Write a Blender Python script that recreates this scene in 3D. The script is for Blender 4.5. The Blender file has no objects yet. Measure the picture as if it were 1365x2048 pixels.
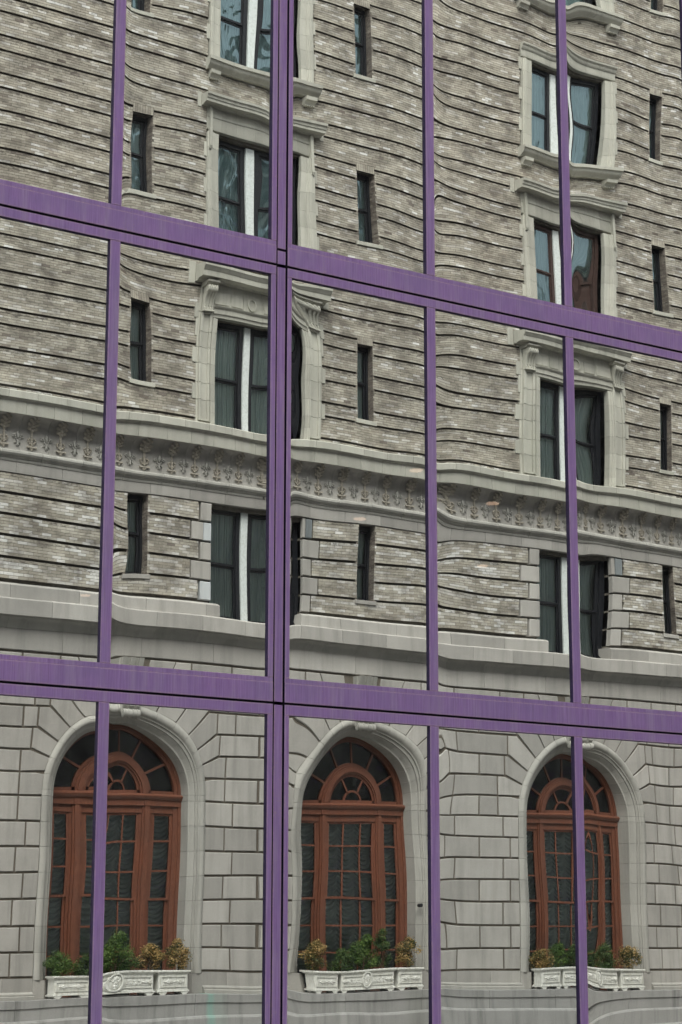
import bpy, math, random
import numpy as np
from mathutils import Vector, Matrix

R = math.radians
random.seed(7)
sc = bpy.context.scene
col = sc.collection

# ------------------------------------------------------------------ camera, light, exposure
GZ = -0.35                      # street level
F_PX, YAW, PIT, ROL = 4116.61, 0.5996, 0.2051, 0.0013
CAM = Vector((-9.5561, -15.0546, 1.637))
cam = bpy.data.cameras.new('camera')
camo = bpy.data.objects.new('camera', cam)
col.objects.link(camo)
fw = Vector((math.sin(YAW) * math.cos(PIT), math.cos(YAW) * math.cos(PIT), math.sin(PIT)))
rt = Vector((math.cos(YAW), -math.sin(YAW), 0))
up = rt.cross(fw)
r2 = rt * math.cos(ROL) + up * math.sin(ROL)
u2 = -rt * math.sin(ROL) + up * math.cos(ROL)
m3 = Matrix((r2, u2, -fw)).transposed()
camo.matrix_world = Matrix.Translation(CAM) @ m3.to_4x4()
cam.sensor_fit = 'VERTICAL'
cam.sensor_height = 36.0
cam.sensor_width = 24.0
cam.lens = 36.0 * F_PX / 2048.0
cam.clip_start = 0.1
cam.clip_end = 4000
sc.camera = camo

world = bpy.data.worlds.new('World')
sc.world = world
world.use_nodes = True
nt = world.node_tree
bg = nt.nodes['Background']
sky = nt.nodes.new('ShaderNodeTexSky')
sky.sky_type = 'NISHITA'
sky.sun_disc = False
SUN_EL, SUN_AZ = R(52), R(200)
sky.sun_elevation = SUN_EL
sky.sun_rotation = SUN_AZ
sky.air_density = 1.0
sky.dust_density = 4.0
sky.ozone_density = 1.0
hs = nt.nodes.new('ShaderNodeHueSaturation')      # an overcast, almost colourless sky
hs.inputs['Saturation'].default_value = 0.22
nt.links.new(sky.outputs[0], hs.inputs['Color'])
nt.links.new(hs.outputs[0], bg.inputs['Color'])
bg.inputs['Strength'].default_value = 0.12
sun = bpy.data.lights.new('sun', 'SUN')
sun.energy = 0.9
sun.angle = R(35)
sun.color = (1.0, 0.965, 0.92)
suno = bpy.data.objects.new('sun', sun)
col.objects.link(suno)
sd = Vector((math.sin(SUN_AZ) * math.cos(SUN_EL) * -1, math.cos(R(-55)) * math.cos(SUN_EL), math.sin(SUN_EL)))
sd = Vector((-0.35, 0.62, 0.95)).normalized()      # light comes over the glass building onto the hotel front
suno.rotation_euler = sd.to_track_quat('Z', 'Y').to_euler()
sky.sun_elevation = math.asin(sd.z)
sky.sun_rotation = math.atan2(sd.x, sd.y)
sc.view_settings.view_transform = 'Standard'
sc.view_settings.look = 'None'
sc.view_settings.exposure = 1.5
sc.view_settings.gamma = 1.0
sc.view_settings.use_curve_mapping = False
sc.render.engine = 'CYCLES'
sc.cycles.max_bounces = 10
sc.cycles.glossy_bounces = 5
sc.cycles.transparent_max_bounces = 10
sc.cycles.use_denoising = True

# ------------------------------------------------------------------ material helpers
class NT:
    def __init__(s, name):
        s.m = bpy.data.materials.new(name)
        s.m.use_nodes = True
        s.t = s.m.node_tree
        s.t.nodes.clear()
        s.out = s.t.nodes.new('ShaderNodeOutputMaterial')
    def n(s, typ, **kw):
        nd = s.t.nodes.new('ShaderNode' + typ)
        for k, v in kw.items():
            if k.startswith('_'):
                setattr(nd, k[1:], v)
            else:
                s.put(nd.inputs[k.replace('__', ' ')], v)
        return nd
    def put(s, sock, v):
        if hasattr(v, 'is_output') or isinstance(v, bpy.types.NodeSocket):
            s.t.links.new(v, sock)
        else:
            if isinstance(v, tuple) and len(v) == 3 and sock.type == 'RGBA':
                v = (*v, 1)
            sock.default_value = v
    def pos(s, scale=(1, 1, 1), obj=False):
        tc = s.n('TexCoord') if obj else s.n('NewGeometry')
        mp = s.n('Mapping')
        s.put(mp.inputs['Vector'], tc.outputs['Object' if obj else 'Position'])
        mp.inputs['Scale'].default_value = scale
        return mp.outputs[0]
    def noise(s, vec, scale, detail=4, rough=0.55, dist=0.0):
        nd = s.n('TexNoise', Scale=scale, Detail=float(detail), Roughness=rough, Distortion=dist)
        s.put(nd.inputs['Vector'], vec)
        return nd.outputs['Fac']
    def ramp(s, fac, stops):
        nd = s.n('ValToRGB')
        s.put(nd.inputs[0], fac)
        e = nd.color_ramp.elements
        while len(e) < len(stops):
            e.new(0.5)
        for el, (p, c) in zip(e, stops):
            el.position = p
            el.color = (*c, 1) if isinstance(c, tuple) else (c, c, c, 1)
        return nd.outputs[0]
    def mix(s, fac, a, b, mode='MIX'):
        nd = s.n('Mix', _data_type='RGBA', _blend_type=mode)
        s.put(nd.inputs[0], fac)
        s.put(nd.inputs[6], a)
        s.put(nd.inputs[7], b)
        return nd.outputs[2]
    def math(s, op, a, b=0.0):
        nd = s.n('Math', _operation=op)
        s.put(nd.inputs[0], a)
        s.put(nd.inputs[1], b)
        return nd.outputs[0]
    def attr(s, name):
        nd = s.n('Attribute', _attribute_name=name)
        return nd.outputs['Color']
    def objrand(s):
        return s.n('ObjectInfo').outputs['Random']
    def bump(s, h, strength=0.3, dist=0.01):
        nd = s.n('Bump', Strength=strength, Distance=dist)
        s.put(nd.inputs['Height'], h)
        return nd.outputs[0]
    def principled(s, color, rough=0.7, spec=0.4, metal=0.0, normal=None, coat=0.0):
        p = s.n('BsdfPrincipled')
        s.put(p.inputs['Base Color'], color)
        s.put(p.inputs['Roughness'], rough)
        s.put(p.inputs['Specular IOR Level'], spec)
        s.put(p.inputs['Metallic'], metal)
        if coat:
            s.put(p.inputs['Coat Weight'], coat)
        if normal is not None:
            s.put(p.inputs['Normal'], normal)
        s.t.links.new(p.outputs[0], s.out.inputs[0])
        return s.m

M = {}

def stone_mat(name, base, var=0.10, stain=0.35, streak=True, bumpd=0.006, green=0.0):
    s = NT(name)
    P = s.pos()
    big = s.noise(P, 0.9, 5, 0.6)
    fine = s.noise(P, 38, 4, 0.65)
    tooth = s.noise(s.pos((6, 6, 60)), 4, 3, 0.6)
    rnd = s.objrand()
    c = s.ramp(big, [(0.25, tuple(v * 0.86 for v in base)), (0.5, base), (0.8, tuple(min(1, v * 1.1) for v in base))])
    f = s.ramp(rnd, [(0, 1 - var * 1.6), (1, 1 + var)])
    c = s.mix(1.0, c, f, 'MULTIPLY')
    c = s.mix(0.22, c, s.ramp(fine, [(0.3, 0.55), (0.7, 1.0)]), 'MULTIPLY')
    if streak:
        st = s.noise(s.pos((2.6, 2.6, 0.22)), 1.5, 6, 0.62)
        c = s.mix(s.math('MULTIPLY', s.ramp(st, [(0.5, 0.0), (0.72, 1.0)]), stain), c, tuple(v * 0.45 for v in base))
    if green:
        g = s.noise(s.pos((1.2, 1, 0.3)), 1.1, 3, 0.5)
        c = s.mix(s.math('MULTIPLY', s.ramp(g, [(0.55, 0.0), (0.75, 1.0)]), green), c, (0.26, 0.30, 0.20))
    if name == 'plinth_stone':
        sp = s.n('SeparateXYZ'); s.put(sp.inputs[0], s.pos())
        wob = s.math('ADD', sp.outputs[0], s.math('MULTIPLY', s.noise(s.pos((3, 3, 1)), 2, 3), 0.10))
        for cx, wd_, col_, am in ((13.42, 0.07, (0.22, 0.40, 0.34), 0.75), (13.62, 0.16, (0.30, 0.36, 0.32), 0.4), (16.9, 0.10, (0.5, 0.5, 0.47), 0.35), (18.9, 0.2, (0.2, 0.2, 0.18), 0.5)):
            dd = s.math('ABSOLUTE', s.math('SUBTRACT', wob, cx + 0.05))
            c = s.mix(s.math('MULTIPLY', s.ramp(s.math('DIVIDE', dd, wd_ * 2), [(0.3, 1.0), (1.0, 0.0)]), am), c, col_)
    h = s.math('ADD', s.math('MULTIPLY', fine, 0.5), s.math('MULTIPLY', tooth, 0.6))
    M[name] = s.principled(c, s.ramp(fine, [(0.2, 0.78), (0.8, 0.92)]), 0.25, normal=s.bump(h, 0.45, bumpd))
    return M[name]

stone_mat('limestone', (0.42, 0.402, 0.37), 0.11, 0.42)
stone_mat('limestone_moulding', (0.395, 0.385, 0.35), 0.06, 0.4)
stone_mat('terracotta', (0.47, 0.46, 0.40), 0.09, 0.42, green=0.15)
stone_mat('ornament', (0.41, 0.375, 0.315), 0.05, 0.2)
stone_mat('soffit_stone', (0.30, 0.25, 0.20), 0.05, 0.3)
stone_mat('plinth_stone', (0.34, 0.335, 0.32), 0.05, 0.75)
stone_mat('patch_stone', (0.55, 0.575, 0.58), 0.05, 0.5)
stone_mat('slate_patch', (0.2, 0.22, 0.225), 0.05, 0.5)
stone_mat('groove', (0.15, 0.13, 0.105), 0.0, 0.4)

def brick_mat():
    s = NT('brick')
    P = s.pos()
    a = s.attr('var')
    sep = s.n('SeparateColor'); s.put(sep.inputs[0], a)
    v, d, t = sep.outputs[0], sep.outputs[1], sep.outputs[2]
    c = s.ramp(v, [(0.0, (0.15, 0.125, 0.105)), (0.12, (0.24, 0.21, 0.18)), (0.34, (0.375, 0.343, 0.282)), (0.7, (0.475, 0.445, 0.372)), (0.86, (0.59, 0.565, 0.51)), (1.0, (0.76, 0.75, 0.71))])
    warm = s.noise(s.pos((1, 1, 2.2)), 1.6, 4, 0.6)
    c = s.mix(s.ramp(warm, [(0.5, 0.0), (0.85, 0.35)]), c, s.mix(0.5, c, (0.33, 0.25, 0.18)))
    dirt = s.noise(s.pos((1, 1, 1.7)), 1.25, 7, 0.68, 0.4)
    c = s.mix(s.ramp(dirt, [(0.44, 0.0), (0.66, 0.68)]), c, (0.115, 0.098, 0.085))
    dirt2 = s.noise(s.pos((1, 1, 3.5)), 6.5, 5, 0.75)
    thr = s.math('ADD', dirt2, s.math('MULTIPLY', d, 0.13))
    c = s.mix(s.ramp(thr, [(0.575, 0.0), (0.70, 0.78)]), c, (0.075, 0.064, 0.056))
    pat = s.noise(s.pos((1, 1, 2.0)), 2.3, 4, 0.6)
    c = s.mix(1.0, c, s.ramp(pat, [(0.3, 0.74), (0.55, 1.0), (0.72, 1.22)]), 'MULTIPLY')
    fine = s.noise(P, 70, 3, 0.7)
    c = s.mix(0.25, c, s.ramp(fine, [(0.3, 0.5), (0.7, 1.0)]), 'MULTIPLY')
    M['brick'] = s.principled(c, 0.85, 0.25, normal=s.bump(fine, 0.5, 0.004))
brick_mat()
def mortar():
    s = NT('mortar')
    n = s.noise(s.pos(), 5, 5, 0.7)
    M['mortar'] = s.principled(s.ramp(n, [(0.3, (0.09, 0.08, 0.068)), (0.7, (0.2, 0.185, 0.155))]), 0.95, 0.1)
mortar()
def bedm():
    s = NT('bed_mortar')
    n = s.noise(s.pos((1, 1, 1.7)), 2.5, 6, 0.7)
    M['bed_mortar'] = s.principled(s.ramp(n, [(0.35, (0.09, 0.08, 0.068)), (0.7, (0.19, 0.175, 0.15))]), 0.95, 0.1)
bedm()
def wood():
    s = NT('wood')
    g = s.noise(s.pos((14, 14, 1.2)), 6, 6, 0.65, 0.3)
    b = s.noise(s.pos(), 1.4, 4, 0.6)
    c = s.ramp(g, [(0.25, (0.085, 0.030, 0.018)), (0.5, (0.165, 0.061, 0.036)), (0.78, (0.26, 0.108, 0.065))])
    c = s.mix(s.ramp(b, [(0.4, 0.0), (0.75, 0.5)]), c, (0.10, 0.048, 0.032))
    M['wood'] = s.principled(c, 0.38, 0.5, normal=s.bump(g, 0.25, 0.003))
wood()
def white():
    s = NT('white_paint')
    g = s.noise(s.pos(), 22, 5, 0.6)
    c = s.ramp(g, [(0.2, (0.42, 0.43, 0.40)), (0.5, (0.62, 0.66, 0.64)), (0.8, (0.70, 0.74, 0.72))])
    M['white_paint'] = s.principled(c, 0.5, 0.4, normal=s.bump(g, 0.4, 0.006))
    s = NT('white_planter')
    g = s.noise(s.pos((3, 3, 1)), 9, 5, 0.65)
    c = s.ramp(g, [(0.28, (0.46, 0.44, 0.37)), (0.5, (0.68, 0.68, 0.63)), (0.8, (0.77, 0.77, 0.73))])
    M['white_planter'] = s.principled(c, 0.5, 0.4, normal=s.bump(g, 0.25, 0.004))
white()
def simple(name, c, rough=0.6, spec=0.4, metal=0.0, sc_=12, amt=0.25):
    s = NT(name)
    g = s.noise(s.pos(), sc_, 4, 0.6)
    cc = s.ramp(g, [(0.3, tuple(v * (1 - amt) for v in c)), (0.7, tuple(min(1, v * (1 + amt)) for v in c))])
    M[name] = s.principled(cc, rough, spec, metal)
simple('sash', (0.012, 0.013, 0.016), 0.4, 0.4)
simple('brown_sash', (0.05, 0.03, 0.025), 0.5, 0.4)
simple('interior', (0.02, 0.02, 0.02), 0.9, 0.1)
simple('asphalt', (0.05, 0.05, 0.052), 0.9, 0.2, sc_=60)
simple('paving', (0.36, 0.355, 0.34), 0.85, 0.2, sc_=8)
simple('kerb', (0.32, 0.31, 0.30), 0.85, 0.2)
simple('soil', (0.035, 0.025, 0.018), 0.95, 0.1)
simple('bark', (0.09, 0.06, 0.04), 0.9, 0.2)
simple('dark_metal', (0.03, 0.03, 0.033), 0.5, 0.4, 0.5)
simple('joint_shade', (0.008, 0.007, 0.012), 0.7, 0.1)  # flat black for the shade inside the open frame joints
def curtain():
    for nm, a, b in (('shade_fabric', (0.50, 0.56, 0.54), (0.74, 0.80, 0.77)), ('net_curtain', (0.42, 0.52, 0.50), (0.68, 0.76, 0.73))):
        s = NT(nm)
        g = s.noise(s.pos((30, 30, 1.2) if nm == 'net_curtain' else (3, 3, 3)), 2, 4, 0.6)
        M[nm] = s.principled(s.ramp(g, [(0.3, a), (0.7, b)]), 0.8, 0.2)
curtain()
def hotel_glass(name, refl, tint, gc=(0.8, 0.86, 0.88)):
    s = NT(name)
    P = s.pos((1, 1, 0.6))
    wav = s.noise(P, 1.5, 2, 0.5, 0.8)
    bmp = s.bump(wav, 0.9, 0.05)
    g = s.n('BsdfGlossy', Roughness=0.02)
    s.put(g.inputs['Color'], gc); s.put(g.inputs['Normal'], bmp)
    t = s.n('BsdfTransparent'); s.put(t.inputs['Color'], tint)
    fr = s.n('Fresnel', IOR=1.5)
    f = s.math('ADD', fr.outputs[0], refl)
    mx = s.n('MixShader')
    s.put(mx.inputs[0], f)
    s.t.links.new(t.outputs[0], mx.inputs[1]); s.t.links.new(g.outputs[0], mx.inputs[2])
    s.t.links.new(mx.outputs[0], s.out.inputs[0])
    M[name] = s.m
hotel_glass('window_glass', 0.01, (0.93, 0.96, 0.95))
hotel_glass('upper_glass', 0.24, (0.78, 0.88, 0.90), (0.46, 0.60, 0.64))
def purple():
    s = NT('purple_metal')
    P = s.pos()
    st = s.noise(s.pos((70, 70, 2.2)), 1.0, 5, 0.65)
    bl = s.noise(P, 2.2, 4, 0.6)
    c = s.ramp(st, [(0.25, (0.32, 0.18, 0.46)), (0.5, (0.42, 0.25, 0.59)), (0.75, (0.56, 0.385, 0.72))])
    c = s.mix(s.ramp(bl, [(0.35, 0.0), (0.75, 0.55)]), c, (0.29, 0.225, 0.48))
    run = s.noise(s.pos((9, 9, 0.9)), 1.0, 5, 0.7)
    c = s.mix(s.ramp(run, [(0.48, 0.0), (0.72, 0.5)]), c, (0.54, 0.44, 0.62))
    grm = s.noise(s.pos((30, 30, 1.3)), 0.9, 6, 0.75)
    c = s.mix(s.ramp(grm, [(0.56, 0.0), (0.74, 0.45)]), c, (0.16, 0.10, 0.21))
    # chipped, chalky paint
    chip = s.noise(s.pos((1, 1, 0.7)), 55, 4, 0.7)
    chipm = s.noise(P, 3.1, 3, 0.6)
    cf = s.ramp(s.math('ADD', chip, s.math('MULTIPLY', chipm, 0.35)), [(0.80, 0.0), (0.87, 0.8)])
    c = s.mix(cf, c, (0.52, 0.36, 0.46))
    e = s.attr('edge')
    en = s.noise(s.pos((26, 26, 26)), 1.4, 5, 0.75)
    ef = s.math('MULTIPLY', e, s.ramp(en, [(0.42, 0.22), (0.66, 0.85)]))  # chipped edges plus an even light line, a highlight put into the colour
    c = s.mix(ef, c, (0.60, 0.42, 0.56))
    fine = s.noise(P, 120, 2, 0.6)
    M['purple_metal'] = s.principled(c, s.ramp(st, [(0.2, 0.42), (0.8, 0.62)]), 0.35, 0.0, normal=s.bump(fine, 0.15, 0.002))
purple()
simple('purple_return_shade', (0.05, 0.03, 0.10), 0.5, 0.3)  # dark copy of the frame purple: shade on the side faces put into the colour
def mirror():
    s = NT('mirror_glass')
    dust = s.noise(s.pos((5, 5, 1.0)), 3, 5, 0.65)
    fleck = s.noise(s.pos(), 60, 2, 0.5)
    p = s.n('BsdfGlossy', Roughness=0.0)
    s.put(p.inputs['Color'], s.mix(s.objrand(), (0.695, 0.73, 0.71), (0.73, 0.75, 0.72)))
    d = s.n('BsdfDiffuse'); s.put(d.inputs['Color'], (0.30, 0.31, 0.31))
    mx = s.n('MixShader')
    f = s.math('ADD', s.ramp(dust, [(0.4, 0.015), (0.7, 0.075)]), s.ramp(fleck, [(0.79, 0.0), (0.82, 0.25)]))
    s.put(mx.inputs[0], f)
    s.t.links.new(p.outputs[0], mx.inputs[1]); s.t.links.new(d.outputs[0], mx.inputs[2])
    tr = s.n('BsdfTransparent'); s.put(tr.inputs['Color'], (0.9, 0.9, 0.9))
    m2 = s.n('MixShader'); s.put(m2.inputs[0], 0.05)
    s.t.links.new(mx.outputs[0], m2.inputs[1]); s.t.links.new(tr.outputs[0], m2.inputs[2])
    mx = m2
    s.t.links.new(mx.outputs[0], s.out.inputs[0])
    M['mirror_glass'] = s.m
mirror()
def leafmat(name, stops):
    s = NT(name)
    a = s.attr('var')
    c = s.ramp(a, stops)
    p = s.n('BsdfPrincipled'); s.put(p.inputs['Base Color'], c); s.put(p.inputs['Roughness'], 0.5)
    s.put(p.inputs['Specular IOR Level'], 0.3)
    tr = s.n('BsdfTranslucent'); s.put(tr.inputs['Color'], c)
    mx = s.n('MixShader'); s.put(mx.inputs[0], 0.25)
    s.t.links.new(p.outputs[0], mx.inputs[1]); s.t.links.new(tr.outputs[0], mx.inputs[2])
    s.t.links.new(mx.outputs[0], s.out.inputs[0])
    M[name] = s.m
leafmat('leaf_green', [(0.0, (0.02, 0.055, 0.012)), (0.5, (0.08, 0.145, 0.03)), (1.0, (0.19, 0.27, 0.07))])
leafmat('leaf_dark', [(0.0, (0.015, 0.035, 0.014)), (0.5, (0.05, 0.095, 0.024)), (1.0, (0.13, 0.19, 0.05))])
leafmat('leaf_gold', [(0.0, (0.03, 0.045, 0.015)), (0.35, (0.09, 0.10, 0.03)), (0.6, (0.36, 0.23, 0.08)), (1.0, (0.62, 0.44, 0.20))])

# ------------------------------------------------------------------ mesh helpers (x along the fronts, w = distance out of the hotel wall)
HY = -23.94                      # world y of the hotel wall face (w = 0)

def tag(o, label=None, cat=None, group=None, kind=None):
    if label: o['label'] = label
    if cat: o['category'] = cat
    if group: o['group'] = group
    if kind: o['kind'] = kind
    return o

def empty(name, loc=(0, 0, 0), parent=None):
    o = bpy.data.objects.new(name, None)
    o.location = loc
    o.parent = parent
    col.objects.link(o)
    return o

class MB:
    def __init__(s):
        s.v, s.f = [], []
    def add(s, vs, fs):
        b = len(s.v)
        s.v += vs
        s.f += [tuple(b + i for i in f) for f in fs]
        return s
    def box(s, u0, u1, w0, w1, z0, z1, ch=0.0):
        if ch <= 0:
            return s.add([(u0, w0, z0), (u1, w0, z0), (u1, w1, z0), (u0, w1, z0), (u0, w0, z1), (u1, w0, z1), (u1, w1, z1), (u0, w1, z1)],
                         [(0, 3, 2, 1), (4, 5, 6, 7), (0, 1, 5, 4), (1, 2, 6, 5), (2, 3, 7, 6), (3, 0, 4, 7)])
        c = ch
        a = [(u0, w0, z0), (u1, w0, z0), (u1, w0, z1), (u0, w0, z1)]
        b = [(u0, w1 - c, z0), (u1, w1 - c, z0), (u1, w1 - c, z1), (u0, w1 - c, z1)]
        d = [(u0 + c, w1, z0 + c), (u1 - c, w1, z0 + c), (u1 - c, w1, z1 - c), (u0 + c, w1, z1 - c)]
        fs = [(8, 11, 10, 9)]
        for k in range(4):
            j = (k + 1) % 4
            fs += [(k, 4 + k, 4 + j, j), (4 + k, 8 + k, 8 + j, 4 + j)]
        return s.add(a + b + d, fs)
    def prism(s, pts, w0, w1, ch=0.0):
        n = len(pts)
        cx = sum(p[0] for p in pts) / n; cz = sum(p[1] for p in pts) / n
        vs = [(p[0], w0, p[1]) for p in pts] + [(p[0], w1 - ch, p[1]) for p in pts]
        if ch > 0:
            q = []
            for p in pts:
                dx, dz = cx - p[0], cz - p[1]
                l = math.hypot(dx, dz) or 1
                q.append((p[0] + dx / l * ch * 1.3, w1, p[1] + dz / l * ch * 1.3))
            vs += q
        fs = []
        for k in range(n):
            j = (k + 1) % n
            fs.append((k, j, n + j, n + k))
            if ch > 0: fs.append((n + k, n + j, 2 * n + j, 2 * n + k))
        t = 2 * n if ch > 0 else n
        fs.append(tuple(t + k for k in range(n)))
        return s.add(vs, fs)
    def profile(s, prof, u0, u1, caps=True):
        """(w,z) outline run along x"""
        n = len(prof)
        vs = [(u0, w, z) for w, z in prof] + [(u1, w, z) for w, z in prof]
        fs = [(k, k + 1, n + k + 1, n + k) for k in range(n - 1)]
        if caps:
            fs += [tuple(range(n)), tuple(range(2 * n - 1, n - 1, -1))]
        return s.add(vs, fs)
    def sweep(s, prof, path, caps=True):
        """prof: (r offset, w); path: list of (point u,z, outward dir u,z)"""
        n = len(prof)
        vs, fs = [], []
        for (pu, pz, du, dz) in path:
            vs += [(pu + du * r, w, pz + dz * r) for r, w in prof]
        for i in range(len(path) - 1):
            for k in range(n - 1):
                fs.append((i * n + k, i * n + k + 1, (i + 1) * n + k + 1, (i + 1) * n + k))
        if caps:
            fs.append(tuple(range(n)))
            l = (len(path) - 1) * n
            fs.append(tuple(range(l + n - 1, l - 1, -1)))
        return s.add(vs, fs)
    def tube(s, p, q, r, n=8):
        p, q = Vector(p), Vector(q)
        d = (q - p).normalized()
        a = d.orthogonal().normalized(); b = d.cross(a)
        vs = []
        for c in (p, q):
            vs += [tuple(c + (a * math.cos(2 * math.pi * k / n) + b * math.sin(2 * math.pi * k / n)) * r) for k in range(n)]
        fs = [(k, (k + 1) % n, n + (k + 1) % n, n + k) for k in range(n)] + [tuple(range(n - 1, -1, -1)), tuple(range(n, 2 * n))]
        return s.add(vs, fs)
    def build(s, name, mat, parent=None, y0=HY, smooth=False, off=(0, 0, 0)):
        me = bpy.data.meshes.new(name)
        me.from_pydata([(x, w + y0, z) for x, w, z in s.v], [], s.f)
        fix_normals(me)
        if name == 'pane' and me.polygons[0].normal.y < 0:
            me.flip_normals()
        me.materials.append(M[mat])
        if smooth:
            me.shade_smooth()
            try:
                me.set_sharp_from_angle(angle=R(32))
            except Exception:
                pass
        o = bpy.data.objects.new(name, me)
        o.parent = parent
        col.objects.link(o)
        return o

import bmesh
def fix_normals(me):
    bm = bmesh.new(); bm.from_mesh(me)
    bmesh.ops.recalc_face_normals(bm, faces=bm.faces)
    bm.to_mesh(me); bm.free()

def share(name, me, parent, loc=(0, 0, 0), scale=(1, 1, 1)):
    o = bpy.data.objects.new(name, me)
    o.location = loc; o.scale = scale
    o.parent = parent
    col.objects.link(o)
    return o

def arc(n, a0, a1):
    return [a0 + (a1 - a0) * k / n for k in range(n + 1)]

# ------------------------------------------------------------------ ground
g = MB().box(-150, 150, -90, 90, GZ - 0.5, GZ - 0.13).build('ground', 'asphalt', None, 0)
tag(g, 'dark asphalt ground running under the street', kind='structure')
g = MB().box(-150, 150, -19.2, -4.2, GZ - 0.2, GZ - 0.124).build('road', 'asphalt', None, 0)
tag(g, 'asphalt roadway between the two buildings', kind='structure')
g = MB().box(-150, 150, HY - 3, -19.4, GZ - 0.2, GZ).build('pavement', 'paving', None, 0)
tag(g, 'pale pavement along the stone hotel', kind='structure')
g = MB().box(-150, 150, -4.0, 6, GZ - 0.2, GZ - 0.001).build('pavement', 'paving', None, 0)
tag(g, 'pale pavement along the glass front', kind='structure')
for a, b, t in ((-19.4, -19.2, 'stone kerb on the hotel side of the road'), (-4.2, -4.0, 'stone kerb on the glass front side of the road')):
    g = MB().box(-150, 150, a, b, GZ - 0.2, GZ + 0.004).build('kerb', 'kerb', None, 0)
    tag(g, t, kind='structure')

# ================================================================== THE HOTEL
HL, HR, HT = 1.0, 36.0, 29.5
TOP = 34.0
AC = [11.55, 17.78, 24.2]                  # arches
BIG = [14.79, 24.17]                       # large paired windows
SML = [11.68, 17.86, 27.52]                # narrow windows
SPR = 4.73                                 # springing
RO, RI = 1.87, 1.50                        # archivolt outer radius, clear opening
LEDGE = 0.47
hotel = empty('hotel_building', ((HL + HR) / 2, HY, GZ))
tag(hotel, 'old grey brick and limestone hotel with three arched windows, seen mirrored in the glass', 'building')
def hb(mb, name, mat, smooth=False, parent=None):
    o = mb.build(name, mat, None, HY, smooth)
    p = parent or hotel
    o.parent = p
    o.matrix_parent_inverse = Matrix.Translation(-Vector((hotel.location)))  if p is hotel else Matrix.Identity(4)
    return o
def sub(mb, name, mat, parent, smooth=False):
    o = mb.build(name, mat, None, HY, smooth)
    o.parent = parent
    return o

# --- rough backing wall with real openings
def holes(z0, z1):
    pass
openings = []   # (u0,u1,z0,z1)
FL = 4.34
SB, ST = 13.80, 15.67
for u in SML:
    openings.append((u - 0.24, u + 0.24, 9.50, 11.28))
    for k in range(4):
        openings.append((u - 0.24, u + 0.24, SB + FL * k, ST + FL * k))
for u in BIG:
    openings.append((u - 1.13, u + 1.13, 8.70, 11.20))
    for k in range(4):
        openings.append((u - 1.13, u + 1.13, 13.0 + (FL * k if k != 1 else FL), 15.58 + FL * k))
wb = MB()
us = sorted({HL, HR} | {o[0] for o in openings} | {o[1] for o in openings} | {c - 1.6 for c in AC} | {c + 1.6 for c in AC})
zs = sorted({GZ, HT, SPR + 1.7, 7.0} | {o[2] for o in openings} | {o[3] for o in openings})
for a, b in zip(us, us[1:]):
    for c, d in zip(zs, zs[1:]):
        mu, mz = (a + b) / 2, (c + d) / 2
        if any(o[0] < mu < o[1] and o[2] < mz < o[3] for o in openings): continue
        if mz < SPR + 1.7 and any(abs(mu - q) < 1.6 for q in AC): continue
        wb.add([(a, -0.11, c), (b, -0.11, c), (b, -0.11, d), (a, -0.11, d)], [(0, 1, 2, 3)])
        if mz > 8.0:
            pass
for c in AC:     # fill round the arch heads
    an = arc(24, 0, math.pi)
    for i in range(24):
        p = [(c + 1.6 * math.cos(an[i]), SPR + 1.6 * math.sin(an[i])), (c + 1.6 * math.cos(an[i + 1]), SPR + 1.6 * math.sin(an[i + 1]))]
        wb.add([(p[0][0], -0.11, p[0][1]), (p[1][0], -0.11, p[1][1]), (p[1][0], -0.11, SPR + 1.7), (p[0][0], -0.11, SPR + 1.7)], [(0, 1, 2, 3)])
for (a, b, c, d) in openings:     # reveals
    wb.add([(a, -0.11, c), (a, -0.5, c), (a, -0.5, d), (a, -0.11, d)], [(0, 1, 2, 3)])
    wb.add([(b, -0.11, c), (b, -0.5, c), (b, -0.5, d), (b, -0.11, d)], [(0, 1, 2, 3)])
    wb.add([(a, -0.11, c), (b, -0.11, c), (b, -0.5, c), (a, -0.5, c)], [(0, 1, 2, 3)])
    wb.add([(a, -0.11, d), (b, -0.11, d), (b, -0.5, d), (a, -0.5, d)], [(0, 1, 2, 3)])
hb(wb, 'wall', 'mortar')
# the rest of the block: sides, roof and dark rooms behind the front
bk = MB()
bk.box(HL, HL + 0.4, -14, -0.05, GZ, HT)
bk.box(HR - 0.4, HR, -14, -0.05, GZ, HT)
bk.box(HL, HR, -14.4, -14, GZ, HT)
bk.box(HL, HR, -14.4, -0.05, HT - 0.3, HT)
bk.box(HL, HR, -14.4, 0.0, HT + 0.002, TOP)
hb(bk, 'rear_wall', 'mortar')
hb(MB().box(HR + 0.01, 78, -14, 0.0, GZ, TOP), 'wing', 'limestone')
hb(MB().box(-26, HL - 0.01, -14, 0.0, GZ, TOP), 'wing', 'limestone')
hb(MB().box(HL + 0.4, HR - 0.4, -2.0, -1.8, GZ, HT - 0.3), 'room_wall', 'interior')

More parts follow.
